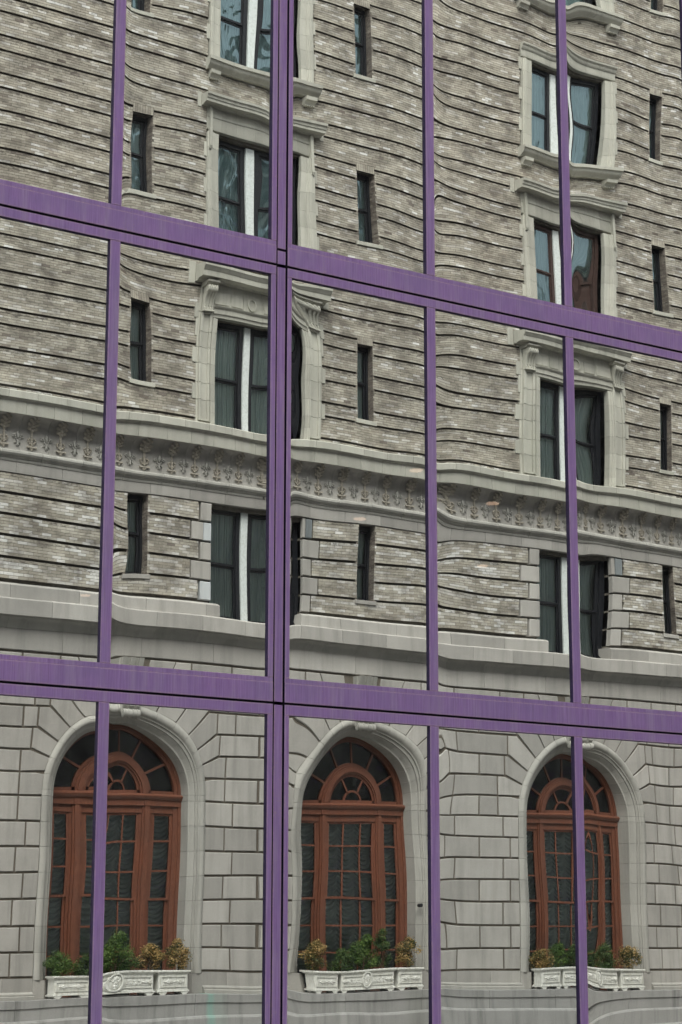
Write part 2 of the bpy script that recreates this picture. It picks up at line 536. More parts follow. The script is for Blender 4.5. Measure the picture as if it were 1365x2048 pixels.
# --- brickwork: every brick is geometry
class Bricks:
    def __init__(s):
        s.c, s.val = [], []
    def brick(s, u0, u1, w0, w1, z0, z1, var, dirt):
        s.c.append((u0, u1, w0, w1, z0, z1)); s.val.append((var, dirt))
    def build(s, name):
        c = np.array(s.c); n = len(c)
        V = np.zeros((n, 8, 3), np.float32)
        iu = [0, 1, 1, 0, 0, 1, 1, 0]; iw = [2, 2, 3, 3, 2, 2, 3, 3]; iz = [4, 4, 4, 4, 5, 5, 5, 5]
        for k in range(8):
            V[:, k, 0] = c[:, iu[k]]; V[:, k, 1] = c[:, iw[k]] + HY; V[:, k, 2] = c[:, iz[k]]
        Fq = np.array([(0, 3, 2, 1), (4, 5, 6, 7), (1, 2, 6, 5), (2, 3, 7, 6), (3, 0, 4, 7)])
        F = (np.arange(n)[:, None, None] * 8 + Fq[None]).reshape(-1, 4)
        me = bpy.data.meshes.new(name)
        me.vertices.add(n * 8); me.vertices.foreach_set('co', V.reshape(-1))
        me.loops.add(F.size); me.loops.foreach_set('vertex_index', F.reshape(-1).astype(np.int32))
        me.polygons.add(len(F)); me.polygons.foreach_set('loop_start', (np.arange(len(F)) * 4).astype(np.int32))
        me.update(calc_edges=True)
        me.shade_flat()
        at = me.color_attributes.new('var', 'FLOAT_COLOR', 'POINT')
        vv = np.array(s.val)
        colr = np.ones((n, 8, 4), np.float32)
        colr[:, :, 0] = vv[:, 0:1]; colr[:, :, 1] = vv[:, 1:2]
        at.data.foreach_set('color', colr.reshape(-1))
        me.materials.append(M['brick'])
        o = bpy.data.objects.new(name, me)
        o.parent = hotel; o.matrix_parent_inverse = Matrix.Translation(-Vector(hotel.location))
        col.objects.link(o)
        tag(o, kind='stuff')
        return o
BR = Bricks()
MORT = []
SINGLE = []
rb = random.Random(11)
LEN = 0.213
def surround_at(z):
    """half width of stone each side of a large window at height z (0 = none)"""
    for k in range(4):
        b = 13.0 + FL * k
        if k == 0 and b <= z < 16.95: return (1.66, 0)
        if k == 1 and b - 0.25 <= z < 20.98: return (1.56, 0)
        if k == 2 and b - 0.1 <= z < 24.62: return (1.52, 0)
        if k == 3 and b - 0.1 <= z < 29: return (1.52, 0)
    return None
def row(z0, z1, w1, dirt, phase, excl, groove=False):
    u = HL - phase * LEN
    ro = rb.gauss(0, 0.05); w_1, w_2, p_1, p_2 = rb.uniform(1.6, 3.5), rb.uniform(4, 8), rb.uniform(0, 6.3), rb.uniform(0, 6.3)
    ivs = [(HL, HR)]
    for (a, b) in excl:
        n = []
        for (p, q) in ivs:
            if b <= p or a >= q: n.append((p, q)); continue
            if a > p: n.append((p, a))
            if b < q: n.append((b, q))
        ivs = n
    for (p, q) in ivs:
        MORT.append((p + 0.001, q - 0.001, z0, z1))
        k0 = math.floor((p - u) / LEN)
        x = u + k0 * LEN
        while x < q:
            ln = LEN
            a, b = max(x + 0.003, p + 0.002), min(x + ln - 0.003, q - 0.002)
            if b - a > 0.03:
                r = rb.random()
                v = min(1, max(0, 0.56 + (0.16 if z1 < 11.4 else 0) + 0.135 * rb.gauss(0, 1) + ro + 0.10 * math.sin(x * w_1 + p_1) + 0.06 * math.sin(x * w_2 + p_2) + (0.22 if r > 0.9 else 0) - (0.2 if r < 0.06 else 0)))
                if z1 < 11.4 and 11.9 < a < 15.6 + 4 and len(SINGLE) < 300:
                    SINGLE.append((a, b, z0 + 0.003, z1 - 0.003, v)); x += ln; continue
                BR.brick(a, b, -0.12, w1 + rb.uniform(-0.0015, 0.0015), z0 + 0.0045, z1 - 0.0045, v, dirt)
            x += ln
def excl_for(z):
    e = []
    for (a, b, c, d) in openings:
        if c - 0.005 < z < d + 0.005: e.append((a, b))
    s = surround_at(z)
    for u in BIG:
        if s: e.append((u - s[0], u + s[0]))
    for u in SML:
        for k in range(4):
            if SB + FL * k - 0.105 < z < SB + FL * k: e.append((u - 0.31, u + 0.31))
            if ST + FL * k - 0.005 < z < ST + FL * k + 0.19: e.append((u - 0.245, u + 0.245))
    return e
PER = 0.868
z = 12.9
bands = []
k = -1
while True:
    zb = 13.68 + PER * k
    bands.append((zb, zb + 0.335, 5)); bands.append((zb + 0.335, zb + PER, 8))
    k += 1
    if zb > 28.5: break
rn = 0
for (a, b, n) in bands:
    gr = 0.049
    ch = (b - a - gr) / n
    for i in range(n):
        z0 = a + gr + i * ch
        if z0 < 12.93 or z0 > HT - 0.2: continue
        rn += 1
        row(z0, z0 + ch, 0.0, 1.0 if i == n - 1 else (0.45 if i == n - 2 else 0.0), (0.5 * (rn % 2) + rb.uniform(-0.09, 0.09)), excl_for(z0 + ch / 2))
# floor A
za = [9.02, 9.49, 9.95, 10.39, 10.83, 11.27]
for a, b in zip(za, za[1:]):
    n = 6; gr = 0.055; ch = (b - a - gr) / n
    bi = za.index(a)
    q = 1.5 if bi % 2 == 0 else 1.75
    for i in range(n):
        z0 = a + gr + i * ch
        rn += 1
        e = [(o[0], o[1]) for o in openings if o[2] - 0.01 < z0 + 0.02 < o[3]]
        e += [(u - q, u + q) for u in BIG]
        e += [(u - 0.30, u + 0.30) for u in SML if z0 < 9.52 and z0 > 9.38]
        row(z0, z0 + ch, 0.0, 0.75 if i >= n - 1 else 0, (0.5 * (rn % 2) + rb.uniform(-0.09, 0.09)), e)
# soldier courses over the narrow windows, brick reveals
for u in SML:
    for k in range(4):
        zt = ST + FL * k
        x = u - 0.2425
        while x < u + 0.24:
            BR.brick(x + 0.003, x + 0.056, -0.3, rb.uniform(-0.0015, 0.0015), zt + 0.002, zt + 0.185, 0.42 + rb.uniform(-0.15, 0.25), 0.0)
            x += 0.0605
        MORT.append((u - 0.243, u + 0.243, zt + 0.002, zt + 0.19))
    for (zz0, zz1) in [(9.5, 11.28)] + [(SB + FL * k, ST + FL * k) for k in range(4)]:
        zc = zz0; i = 0
        while zc < zz1 - 0.03:
            for sgn in (-1, 1):
                a = u + sgn * 0.235
                wo = 0
                segs = [(-0.13, -0.006), (-0.34, -0.138)] if i % 2 else [(-0.21, -0.006), (-0.34, -0.218)]
                for (s0, s1) in segs:
                    BR.brick(min(a, a + sgn * 0.05), max(a, a + sgn * 0.05), s0, s1, zc + 0.0035, zc + 0.0585, 0.10 + rb.uniform(-0.09, 0.12), 0.6)
            zc += 0.062; i += 1
BR.build('brickwork')
bms = []
for k in range(8):
    me = bpy.data.meshes.new('brick')
    me.from_pydata([(x, y, z) for z in (0, 1) for (x, y) in ((0, -1), (1, -1), (1, 0), (0, 0))], [], [(0, 3, 2, 1), (4, 5, 6, 7), (0, 1, 5, 4), (1, 2, 6, 5), (2, 3, 7, 6), (3, 0, 4, 7)])
    fix_normals(me)
    at = me.color_attributes.new('var', 'FLOAT_COLOR', 'POINT')
    at.data.foreach_set('color', [q for _ in range(8) for q in (0.3 + 0.09 * k, 0.0, 0.0, 1.0)])
    me.materials.append(M['brick']); bms.append(me)
for (a, b, z0, z1, v) in SINGLE:
    o = bpy.data.objects.new('brick', bms[int(min(7, max(0, round((v - 0.3) / 0.09))))])
    o.location = (a, HY + rb.uniform(-0.0015, 0.0015), z0); o.scale = (b - a, 0.11, z1 - z0)
    o.parent = hotel; o.matrix_parent_inverse = Matrix.Translation(-Vector(hotel.location)); col.objects.link(o)
mm = MB()
for (p, q, z0, z1) in MORT:
    mm.add([(p, -0.005, z0), (q, -0.005, z0), (q, -0.005, z1), (p, -0.005, z1), (p, -0.08, z0), (q, -0.08, z0), (p, -0.08, z1), (q, -0.08, z1)], [(0, 1, 2, 3), (0, 4, 5, 1), (3, 2, 7, 6)])
tag(hb(mm, 'mortar_bed', 'bed_mortar'), kind='stuff')

# --- ashlar ground floor: stones, each its own piece
ROWS = [0.95, 1.46, 1.98, 2.51, 3.03, 3.55, 4.07, 4.60, 5.10, 5.58, 6.06, 6.54, 7.05, 7.64]
GW = 0.023
rs = random.Random(5)
def stone(pts_or_box, name='stone', mat='limestone', w1=0.0, ch=0.012):
    w = w1 + rs.uniform(-0.004, 0.004)
    if len(pts_or_box) == 4 and not isinstance(pts_or_box[0], tuple):
        u0, u1, z0, z1 = pts_or_box
        return hb(MB().box(u0 + GW, u1 - GW, -0.09, w, z0 + GW, z1 - GW, ch), name, mat)
    return hb(MB().prism(pts_or_box, -0.09, w, ch), name, mat)
def rad_q(i, c, s):
    """point where the radial joint of row line i meets the level joint"""
    angs = {8: 10.0, 9: 20.5, 10: 31.5, 11: 43.5, 12: 55.0, 13: 67.5}
    a = R(angs[i]); z = ROWS[i]
    return (c + s * (z - SPR) / math.tan(a), z), a
piers = [(HL, AC[0] - RO, 'L'), (AC[0] + RO, AC[1] - RO, 'A'), (AC[1] + RO, AC[2] - RO, 'B'), (AC[2] + RO, HR, 'R')]
def joints(tag_, L, Rr, r):
    odd = r % 2 == 0
    if tag_ != 'R': odd = not odd
    if tag_ == 'A':
        base = [14.05, 14.94] if odd else [14.30, 15.25]
    elif tag_ == 'B':
        base = [20.05, 21.14, 22.06] if odd else [20.42, 21.85]
    elif tag_ == 'L':
        base = [Rr - (0.40 if odd else 0.63) - 1.05 * k for k in range(9)]
        base = [b for b in base if b > L + 0.3][::-1]
    else:
        base = [L + (0.62 if odd else 0.40) + 1.0 * k for k in range(10)]
        base = [b for b in base if b < Rr - 0.3]
    return base
for r in range(len(ROWS) - 1):
    z0, z1 = ROWS[r], ROWS[r + 1]
    for (L, Rr, t) in piers:
        if r < 7:
            js = [L] + joints(t, L, Rr, r) + [Rr]
            for a, b in zip(js, js[1:]):
                stone((a, b, z0, z1))
        else:
            # rows beside and above the arch: the end stones are voussoirs cut to the radius
            def end(c, s):
                # returns limit u for plain stones and builds the voussoir
                if r == 7:
                    a0 = 0.0; q0 = (c + s * RO, z0)
                else:
                    q0, a0 = rad_q(r, c, s)
                q1, a1 = rad_q(r + 1, c, s)
                out = q0[0] if r > 8 else c + s * 2.5
                if r == 7: a0 = R(-4.0); q0 = (c + s * RO, z0)
                aa = arc(4, a0, a1)
                inner = [(c + s * (RO + 0.012) * math.cos(x), SPR + (RO + 0.012) * math.sin(x)) for x in aa]
                g = GW
                if r > 8:
                    pts = inner[::-1][0:0]
                    pts = [(inner[0][0], inner[0][1] + g * 0.8), ] + inner[1:-1] + [(inner[-1][0], inner[-1][1] - g * 0.8),
                           (q1[0], q1[1] - g), (q0[0] - s * g, z1 - g), (q0[0] - s * g, z0 + g * 1.6)]
                    if r == 12: pts = [(inner[0][0], inner[0][1] + g * 0.8)] + inner[1:-1] + [(inner[-1][0], inner[-1][1] - g * .8), (q1[0], z1 - g), (q0[0] - s * g, z1 - g), (q0[0] - s * g, z0 + g * 1.6)]
                else:
                    pts = [(inner[0][0], max(inner[0][1], z0) + g), ] + inner[1:-1] + [(inner[-1][0], inner[-1][1] - g * 0.8),
                           (q1[0], q1[1] - g), (out - s * g, z1 - g), (out - s * g, z0 + g), ]
                    if r == 8: pts.append((q0[0], z0 + g))
                w = rs.uniform(-0.004, 0.004)
                hb(MB().prism(pts, -0.09, w, 0.012), 'voussoir', 'limestone')
                return out
            lu, ru = L, Rr
            if t != 'L':
                lu = end(AC['ABR'.index(t)], 1)
            if t != 'R':
                ru = end(AC['LAB'.index(t)], -1)
            js = [lu] + [j for j in joints(t, L, Rr, r) if lu + 0.28 < j < ru - 0.28] + [ru]
            for a, b in zip(js, js[1:]):
                stone((a, b, z0, z1))
jp = MB()
for (L, Rr, t) in piers:
    jp.add([(L, -0.03, 0.6), (Rr, -0.03, 0.6), (Rr, -0.03, SPR), (L, -0.03, SPR)], [(0, 1, 2, 3)])
    jp.add([(L, -0.03, SPR), (Rr, -0.03, SPR), (Rr, -0.03, 8.1), (L, -0.03, 8.1)], [(0, 1, 2, 3)])
for c in AC:
    an = arc(32, 0, math.pi)
    for i in range(32):
        p0 = (c + RO * math.cos(an[i]), SPR + RO * math.sin(an[i])); p1 = (c + RO * math.cos(an[i + 1]), SPR + RO * math.sin(an[i + 1]))
        jp.add([(p0[0], -0.03, p0[1]), (p1[0], -0.03, p1[1]), (p1[0], -0.03, 8.1), (p0[0], -0.03, 8.1)], [(0, 1, 2, 3)])
hb(jp, 'joint_mortar', 'groove')
# crown voussoirs and keystones
for c in AC:
    for s in (-1, 1):
        for (a0, a1) in ((67.5, 79.5),):
            p = []
            for a in (a0 + 0.6, (a0 + a1) / 2, a1 - 0.6):
                p.append((c + s * (RO + .012) * math.cos(R(a)), SPR + (RO + .012) * math.sin(R(a))))
            q0 = (c + s * (7.62 - SPR) / math.tan(R(a0)) - s * 0.02, 7.62); q1 = (c + s * (7.62 - SPR) / math.tan(R(a1)), 7.62)
            hb(MB().prism(p + [q1, q0], -0.09, 0.0, 0.012), 'voussoir', 'limestone')
    k = MB()
    # keystone: fluted scroll console
    for i in range(5):
        x = c - 0.2 + i * 0.1
        pr = [(-0.05, 6.42), (0.10, 6.42), (0.20, 6.55), (0.20, 6.8), (0.16, 7.1), (0.2, 7.4), (0.26, 7.62), (-0.05, 7.62)]
        if i % 2: pr = [(a * 0.8, b) for a, b in pr]
        k.profile(pr, x - 0.047, x + 0.047)
    k.box(c - 0.27, c - 0.245, -0.05, 0.12, 6.42, 7.62).box(c + 0.245, c + 0.27, -0.05, 0.12, 6.42, 7.62)
    ko = hb(k, 'keystone', 'limestone_moulding')
    v = MB()
    v.tube((c - 0.25, 0.15, 6.40), (c + 0.25, 0.15, 6.40), 0.085, 14)
    for i in range(4):
        v.tube((c - 0.19 + i * 0.127 - 0.018, 0.15, 6.40), (c - 0.19 + i * 0.127 + 0.018, 0.15, 6.40), 0.096, 14)
    v.tube((c - 0.262, 0.15, 6.40), (c - 0.25, 0.15, 6.40), 0.05, 12)
    v.tube((c + 0.25, 0.15, 6.40), (c + 0.262, 0.15, 6.40), 0.05, 12)
    vo = sub(v, 'scroll', 'limestone_moulding', ko, True)

# archivolt and jamb mouldings: blocks with fine joints
PROF = [(1.885, -0.09), (1.885, 0.012), (1.86, 0.03), (1.835, 0.055), (1.79, 0.07), (1.745, 0.062), (1.715, 0.035), (1.70, 0.012), (1.675, 0.005),
        (1.67, -0.03), (1.62, -0.035), (1.615, -0.07), (1.59, -0.085), (1.565, -0.12), (1.53, -0.16), (RI, -0.165), (RI - 0.01, -0.60)]
for c in AC:
    zz = [LEDGE + 0.42] + ROWS[1:8] + [SPR]
    for s in (-1, 1):
        for a, b in zip(zz, zz[1:]):
            path = [(c, zc, s, 0) for zc in (a + 0.003, b - 0.003)]
            hb(MB().sweep(PROF, path), 'jamb_stone', 'limestone_moulding', True)
        # plain base block of the jamb
        mb = MB()
        pr = [(1.90, -0.09), (1.90, 0.035), (1.62, 0.035), (1.52, -0.03), (1.49, -0.60)]
        mb.sweep(pr, [(c, LEDGE, s, 0), (c, LEDGE + 0.417, s, 0)])
        hb(mb, 'jamb_base', 'limestone')
    cuts = [0, 10, 20.5, 31.5, 43.5, 55, 67.5, 79.5, 100.5, 112.5, 125, 136.5, 148.5, 159.5, 170, 180]
    for a0, a1 in zip(cuts, cuts[1:]):
        aa = arc(5, R(a0) + 0.0015, R(a1) - 0.0015)
        path = [(c, SPR, math.cos(x), math.sin(x)) for x in aa]
        hb(MB().sweep(PROF, path), 'arch_stone', 'limestone_moulding', True)

# --- base course, ledge and plinth
def band_blocks(name, mat, prof, u0, u1, step, ph=0.0, smooth=True, gap=0.004, skip=()):
    x = u0 - ph
    while x < u1:
        a, b = max(x, u0) + gap, min(x + step, u1) - gap
        if b - a > 0.05 and not any(p < (a + b) / 2 < q for p, q in skip):
            hb(MB().profile(prof, a, b), name, mat, smooth)
        x += step
for (L, Rr, t) in piers:
    L2, R2 = L + 0.03 * (t != 'L'), Rr - 0.03 * (t != 'R')
    band_blocks('base_stone', 'limestone', [(-0.09, 0.625), (0.0, 0.625), (0.012, 0.64), (0.012, 0.925), (-0.09, 0.925)], L2, R2, 1.02, 0.3)
    hb(MB().profile([(-0.09, 0.56), (0.095, 0.56), (0.10, 0.575), (0.095, 0.6), (0.05, 0.612), (0.018, 0.64), (-0.09, 0.64)], L2 + 0.002 * (t != 'L') , R2 - 0.002), 'base_moulding', 'limestone_moulding', True)
    hb(MB().profile([(-0.09, LEDGE), (0.16, LEDGE), (0.16, 0.54), (0.13, 0.557), (-0.09, 0.557)], L2, R2), 'base_moulding', 'limestone_moulding', True)
for k in range(18):
    a = HL + k * 2.0
    if a > HR - 0.5: break
    mb = MB().box(a + 0.003, min(a + 2.0, HR) - 0.003, -0.6, 0.50, 0.29, LEDGE - 0.002, 0.006)
    hb(mb, 'ledge_stone', 'plinth_stone')
    mb = MB().box(a + 0.003, min(a + 2.0, HR) - 0.003, -0.6, 0.475, 0.03, 0.287, 0.004)
    hb(mb, 'plinth_stone', 'plinth_stone')
hb(MB().profile([(-0.3, GZ), (0.56, GZ), (0.56, -0.02), (0.53, 0.02), (0.48, 0.035), (-0.3, 0.035)], HL, HR), 'plinth_base', 'plinth_stone', True)

# --- bands between ground floor and floor A
band_blocks('band_stone', 'limestone', [(-0.09, 7.665), (0.0, 7.665), (0.012, 7.68), (0.012, 8.10), (-0.09, 8.10)], HL, HR, 1.9, 0.55)
band_blocks('moulding_stone', 'limestone_moulding', [(-0.09, 8.095), (0.035, 8.095), (0.04, 8.12), (0.06, 8.15), (0.075, 8.20), (0.12, 8.255), (0.19, 8.285), (0.20, 8.31), (-0.09, 8.31)], HL, HR, 1.15, 0.4)
band_blocks('sill_band_stone', 'limestone', [(-0.09, 8.308), (0.255, 8.308), (0.26, 8.315), (0.26, 8.625), (0.245, 8.64), (0.15, 8.672), (-0.4, 8.672)], HL, HR, 1.25, 0.2)
segs = [(HL, BIG[0] - 0.95), (BIG[0] + 1.04, BIG[1] - 0.95), (BIG[1] + 1.04, HR)]
for a, b in segs:
    band_blocks('step_stone', 'limestone', [(-0.09, 8.665), (0.15, 8.665), (0.155, 8.67), (0.155, 8.925), (0.14, 8.945), (0.03, 8.99), (-0.4, 8.99)], a, b, 1.6, 0.35)

# --- quoins beside the large floor A windows
for bi, c in enumerate(BIG):
    for s in (-1, 1):
        for i, (a, b) in enumerate(zip(za, za[1:])):
            wdt = 0.335 if i % 2 == 0 else 0.60
            u0, u1 = sorted((c + s * 1.13, c + s * (1.13 + wdt)))
            mat = 'terracotta'
            lab = None
            if bi == 0 and s == -1 and i == 3:
                hb(MB().box(u0 + 0.02, u0 + 0.36, -0.32, 0.02, a + 0.035, b - 0.012, 0.012), 'quoin', 'limestone')
                o = hb(MB().box(u0 + 0.365, u1, -0.32, 0.024, a + 0.035, b - 0.012, 0.012), 'quoin', 'patch_stone')
                tag(o, 'bright repaired end of a quoin block'); continue
            if s == 1 and i == 4:
                hb(MB().box(u0, u0 + 0.1, -0.32, 0.0, a + 0.035, b - 0.01, 0.01), 'quoin', 'limestone')
                o = hb(MB().box(u0 + 0.105, u1 - 0.02, -0.3, 0.03, a + 0.03, b - 0.02, 0.01), 'quoin', 'slate_patch' )
                tag(o, 'dark slate coloured patched quoin block'); continue
            if bi == 0 and s == -1 and i == 0:
                mat = 'patch_stone'
            o = hb(MB().box(u0 + (0.02 if s < 0 else 0), u1 - (0.02 if s > 0 else 0), -0.32, 0.02, a + 0.035, b - 0.012, 0.014), 'quoin', 'limestone' if mat == 'terracotta' else mat)

# --- lintel band, roll, frieze and cornice above floor A
x = HL
band_blocks('lintel_stone', 'limestone', [(-0.5, 11.285), (0.02, 11.285), (0.025, 11.30), (0.025, 11.515), (-0.09, 11.515)], HL, HR, 1.05, 0.6)
band_blocks('roll_stone', 'limestone_moulding', [(-0.09, 11.517), (0.04, 11.517), (0.05, 11.55), (0.045, 11.565), (0.075, 11.59), (0.08, 11.615), (0.12, 11.63), (0.145, 11.67), (0.14, 11.71), (0.11, 11.745), (0.07, 11.755), (-0.09, 11.755)], HL, HR, 0.95, 0.2)
cove = [(-0.09, 11.757), (0.035, 11.757), (0.035, 12.22)] + [(0.035 + 0.28 * (1 - math.cos(a)), 12.22 + 0.26 * math.sin(a)) for a in arc(6, 0, math.pi / 2)][1:] + [(-0.09, 12.48)]
band_blocks('frieze_stone', 'limestone', cove, HL, HR, 0.665, 0.13)
band_blocks('cornice_stone', 'terracotta', [(-0.09, 12.472), (0.34, 12.482), (0.345, 12.46), (0.385, 12.46), (0.39, 12.48), (0.39, 12.745), (0.42, 12.755), (0.44, 12.78), (-0.09, 12.78)], HL, HR, 0.66, 0.1)
band_blocks('cornice_cap_stone', 'terracotta', [(-0.09, 12.782), (0.465, 12.782), (0.475, 12.795), (0.475, 12.945), (0.45, 12.97), (-0.1, 13.02)], HL, HR, 0.70, 0.35)

# ornaments: drops and fleur-de-lis, each one a piece
def drop_mesh():
    mb = MB()
    P = lambda x, z, r, w=0.05: mb.add(*blob(x, w, z, r))
    for z in np.arange(11.90, 12.22, 0.035):
        P(0, z, (0.030, 0.042, 0.026))
    mb.box(-0.11, 0.11, 0.03, 0.085, 11.84, 11.868)
    P(0, 11.83, (0.055, 0.03, 0.035)); P(-0.075, 11.855, (0.04, 0.025, 0.02)); P(0.075, 11.855, (0.04, 0.025, 0.02)); P(0, 11.795, (0.025, 0.02, 0.02))
    # leafy head bending out with the cove
    for (x, z, w, r) in ((0, 12.22, 0.08, 0.06), (-0.07, 12.25, 0.09, 0.055), (0.07, 12.25, 0.09, 0.055), (0, 12.30, 0.12, 0.065), (-0.085, 12.33, 0.13, 0.055), (0.085, 12.33, 0.13, 0.055), (0, 12.38, 0.15, 0.065), (-0.075, 12.41, 0.19, 0.05), (0.075, 12.41, 0.19, 0.05), (0, 12.44, 0.26, 0.05)):
        mb.add(*blob(x, w, z, (r, r * 0.7, r * 0.8)))
    for s in (-1, 1):
        for (x, z) in ((0.045, 11.93), (0.075, 11.965), (0.085, 12.005), (0.06, 12.03)):
            mb.add(*blob(s * x, 0.05, z, (0.026, 0.036, 0.024)))
    return mb
def blob(x, w, z, r, n=6, m=4):
    vs, fs = [], []
    for i in range(m + 1):
        ph = math.pi * i / m
        for j in range(n):
            th = 2 * math.pi * j / n
            vs.append((x + r[0] * math.sin(ph) * math.cos(th), w + r[1] * math.sin(ph) * math.sin(th), z + r[2] * math.cos(ph)))
    for i in range(m):
        for j in range(n):
            fs.append((i * n + j, i * n + (j + 1) % n, (i + 1) * n + (j + 1) % n, (i + 1) * n + j))
    return vs, fs
def fleur_mesh():
    mb = MB()
    def pl(pts): mb.prism(pts, 0.03, 0.085, 0.012)
    pl([(0, 11.99), (0.035, 12.07), (0.03, 12.12), (0, 12.17), (-0.03, 12.12), (-0.035, 12.07)])
    for s in (-1, 1):
        for (x, z, r) in ((0.045, 12.0, 0.018), (0.06, 12.045, 0.02), (0.085, 12.075, 0.022), (0.115, 12.07, 0.02), (0.12, 12.04, 0.018), (0.10, 12.025, 0.014), (0.05, 11.93, 0.016), (0.065, 11.905, 0.014)):
            mb.add(*blob(s * x, 0.05, z, (r * 1.2, r * 1.9, r * 1.2)))
    mb.box(-0.05, 0.05, 0.03, 0.065, 11.965, 11.985)
    pl([(0, 11.84), (0.025, 11.88), (0.018, 11.96), (-0.018, 11.96), (-0.025, 11.88)])
    mb.add(*blob(0, 0.045, 11.86, (0.045, 0.02, 0.018)))
    return mb
SP = 0.662
dm = hb(drop_mesh(), 'drop_ornament', 'ornament', True)
fm = hb(fleur_mesh(), 'fleur_de_lis', 'limestone_moulding', True)
x0 = 9.79 - 10 * SP + 0.0
for k in range(38):
    for src, o in ((dm, 0.0), (fm, SP / 2)):
        xx = x0 + k * SP + o
        if not HL + 0.3 < xx < HR - 0.3: continue
        if k == 5:
            src.location.x += xx; continue
        c = src.copy(); c.location = (xx, 0, 0); col.objects.link(c)
        if k > 5: c.location = (xx, 0, 0)
for o in list(col.objects):
    pass

# ------------------------------------------------------------------ upper windows
def sash_window(c, half, z0, z1, dep, name, glass, mull=True, label=None, blind=0.0, broken=False, brown=False):
    fmat = 'brown_sash' if brown else 'sash'
    fr = MB()
    t = 0.10 if mull else 0.055
    lights = [(c - half, c - 0.12), (c + 0.12, c + half)] if mull else [(c - half, c + half)]
    zm = (z0 + z1) / 2 + 0.0
    fr.box(c - half, c + half, dep - 0.09, dep + 0.05, z1 - 0.09, z1 + 0.02)
    fr.box(c - half, c + half, dep - 0.09, dep + 0.05, z0 - 0.02, z0 + 0.05)
    for a, b in lights:
        fr.box(a, a + t, dep - 0.09, dep + 0.048, z0 + 0.05, z1 - 0.09)
        fr.box(b - t, b, dep - 0.09, dep + 0.048, z0 + 0.05, z1 - 0.09)
    if mull:
        fr.box(c - 0.12, c + 0.12, dep - 0.09, dep + 0.04, z0 + 0.05, z1 - 0.09)
    fo = hb(fr, name, fmat)
    if label: tag(fo, label)
    if mull:
        sub(MB().box(c - 0.097, c + 0.097, dep + 0.042, dep + 0.11, z0 + 0.0, z1 - 0.02, 0.008), 'mullion', 'white_paint', fo)
        bolts = MB()
    for a, b in lights:
        ia, ib = a + t, b - t
        for (p, q, dd) in ((zm, z1 - 0.09, 0.0), (z0 + 0.05, zm, -0.035)):
            s_ = MB()
            w0, w1 = dep + dd - 0.02, dep + dd + 0.012
            s_.box(ia, ia + 0.05, w0, w1, p, q).box(ib - 0.05, ib, w0, w1, p, q).box(ia + 0.05, ib - 0.05, w0, w1, q - 0.05, q).box(ia + 0.05, ib - 0.05, w0, w1, p, p + 0.05)
            so = sub(s_, 'sash', fmat, fo)
            g_ = MB().add([(ia + 0.05, dep + dd, p + 0.05), (ib - 0.05, dep + dd, p + 0.05), (ib - 0.05, dep + dd, q - 0.05), (ia + 0.05, dep + dd, q - 0.05)], [(0, 1, 2, 3)])
            sub(g_, 'pane', glass, fo)
        # gathered net curtain behind the glass
        cu = MB()
        n = 40
        zt = z1 - 0.1
        vs = []
        for i in range(n + 1):
            x = a + 0.03 + (b - a - 0.06) * i / n
            w = dep - 0.13 + 0.022 * math.sin(i * 1.9) + 0.012 * math.sin(i * 0.83 + c)
            vs += [(x, w, z0), (x, w, zt)]
        fs = [(2 * i, 2 * i + 2, 2 * i + 3, 2 * i + 1) for i in range(n)]
        sub(cu.add(vs, fs), 'curtain', 'net_curtain', fo, True)
    return fo

REV = -0.26
for i, u in enumerate(SML):
    sash_window(u, 0.235, 9.50, 11.27, REV, 'narrow_window', 'window_glass', False)
    hb(MB().box(u - 0.30, u + 0.30, -0.34, 0.035, 9.40, 9.50, 0.006), 'window_sill', 'limestone')
    for k in range(4):
        sash_window(u, 0.235, SB + FL * k, ST + FL * k, REV, 'narrow_window', 'upper_glass' if k else 'window_glass', False)
        hb(MB().box(u - 0.31, u + 0.31, -0.34, 0.035, SB + FL * k - 0.10, SB + FL * k, 0.006), 'window_sill', 'terracotta')
for c in BIG:
    sash_window(c, 1.13, 8.68, 11.26, REV - 0.02, 'paired_window', 'window_glass')
    for k in range(4):
        sash_window(c, 1.13, 12.98 + FL * k + (0.0 if k == 0 else -0.05 + (0.0 if k == 1 else 0.12)), 15.57 + FL * k, REV - 0.02, 'paired_window', 'upper_glass' if k else 'window_glass',
                    brown=(k == 1 and c > 20))

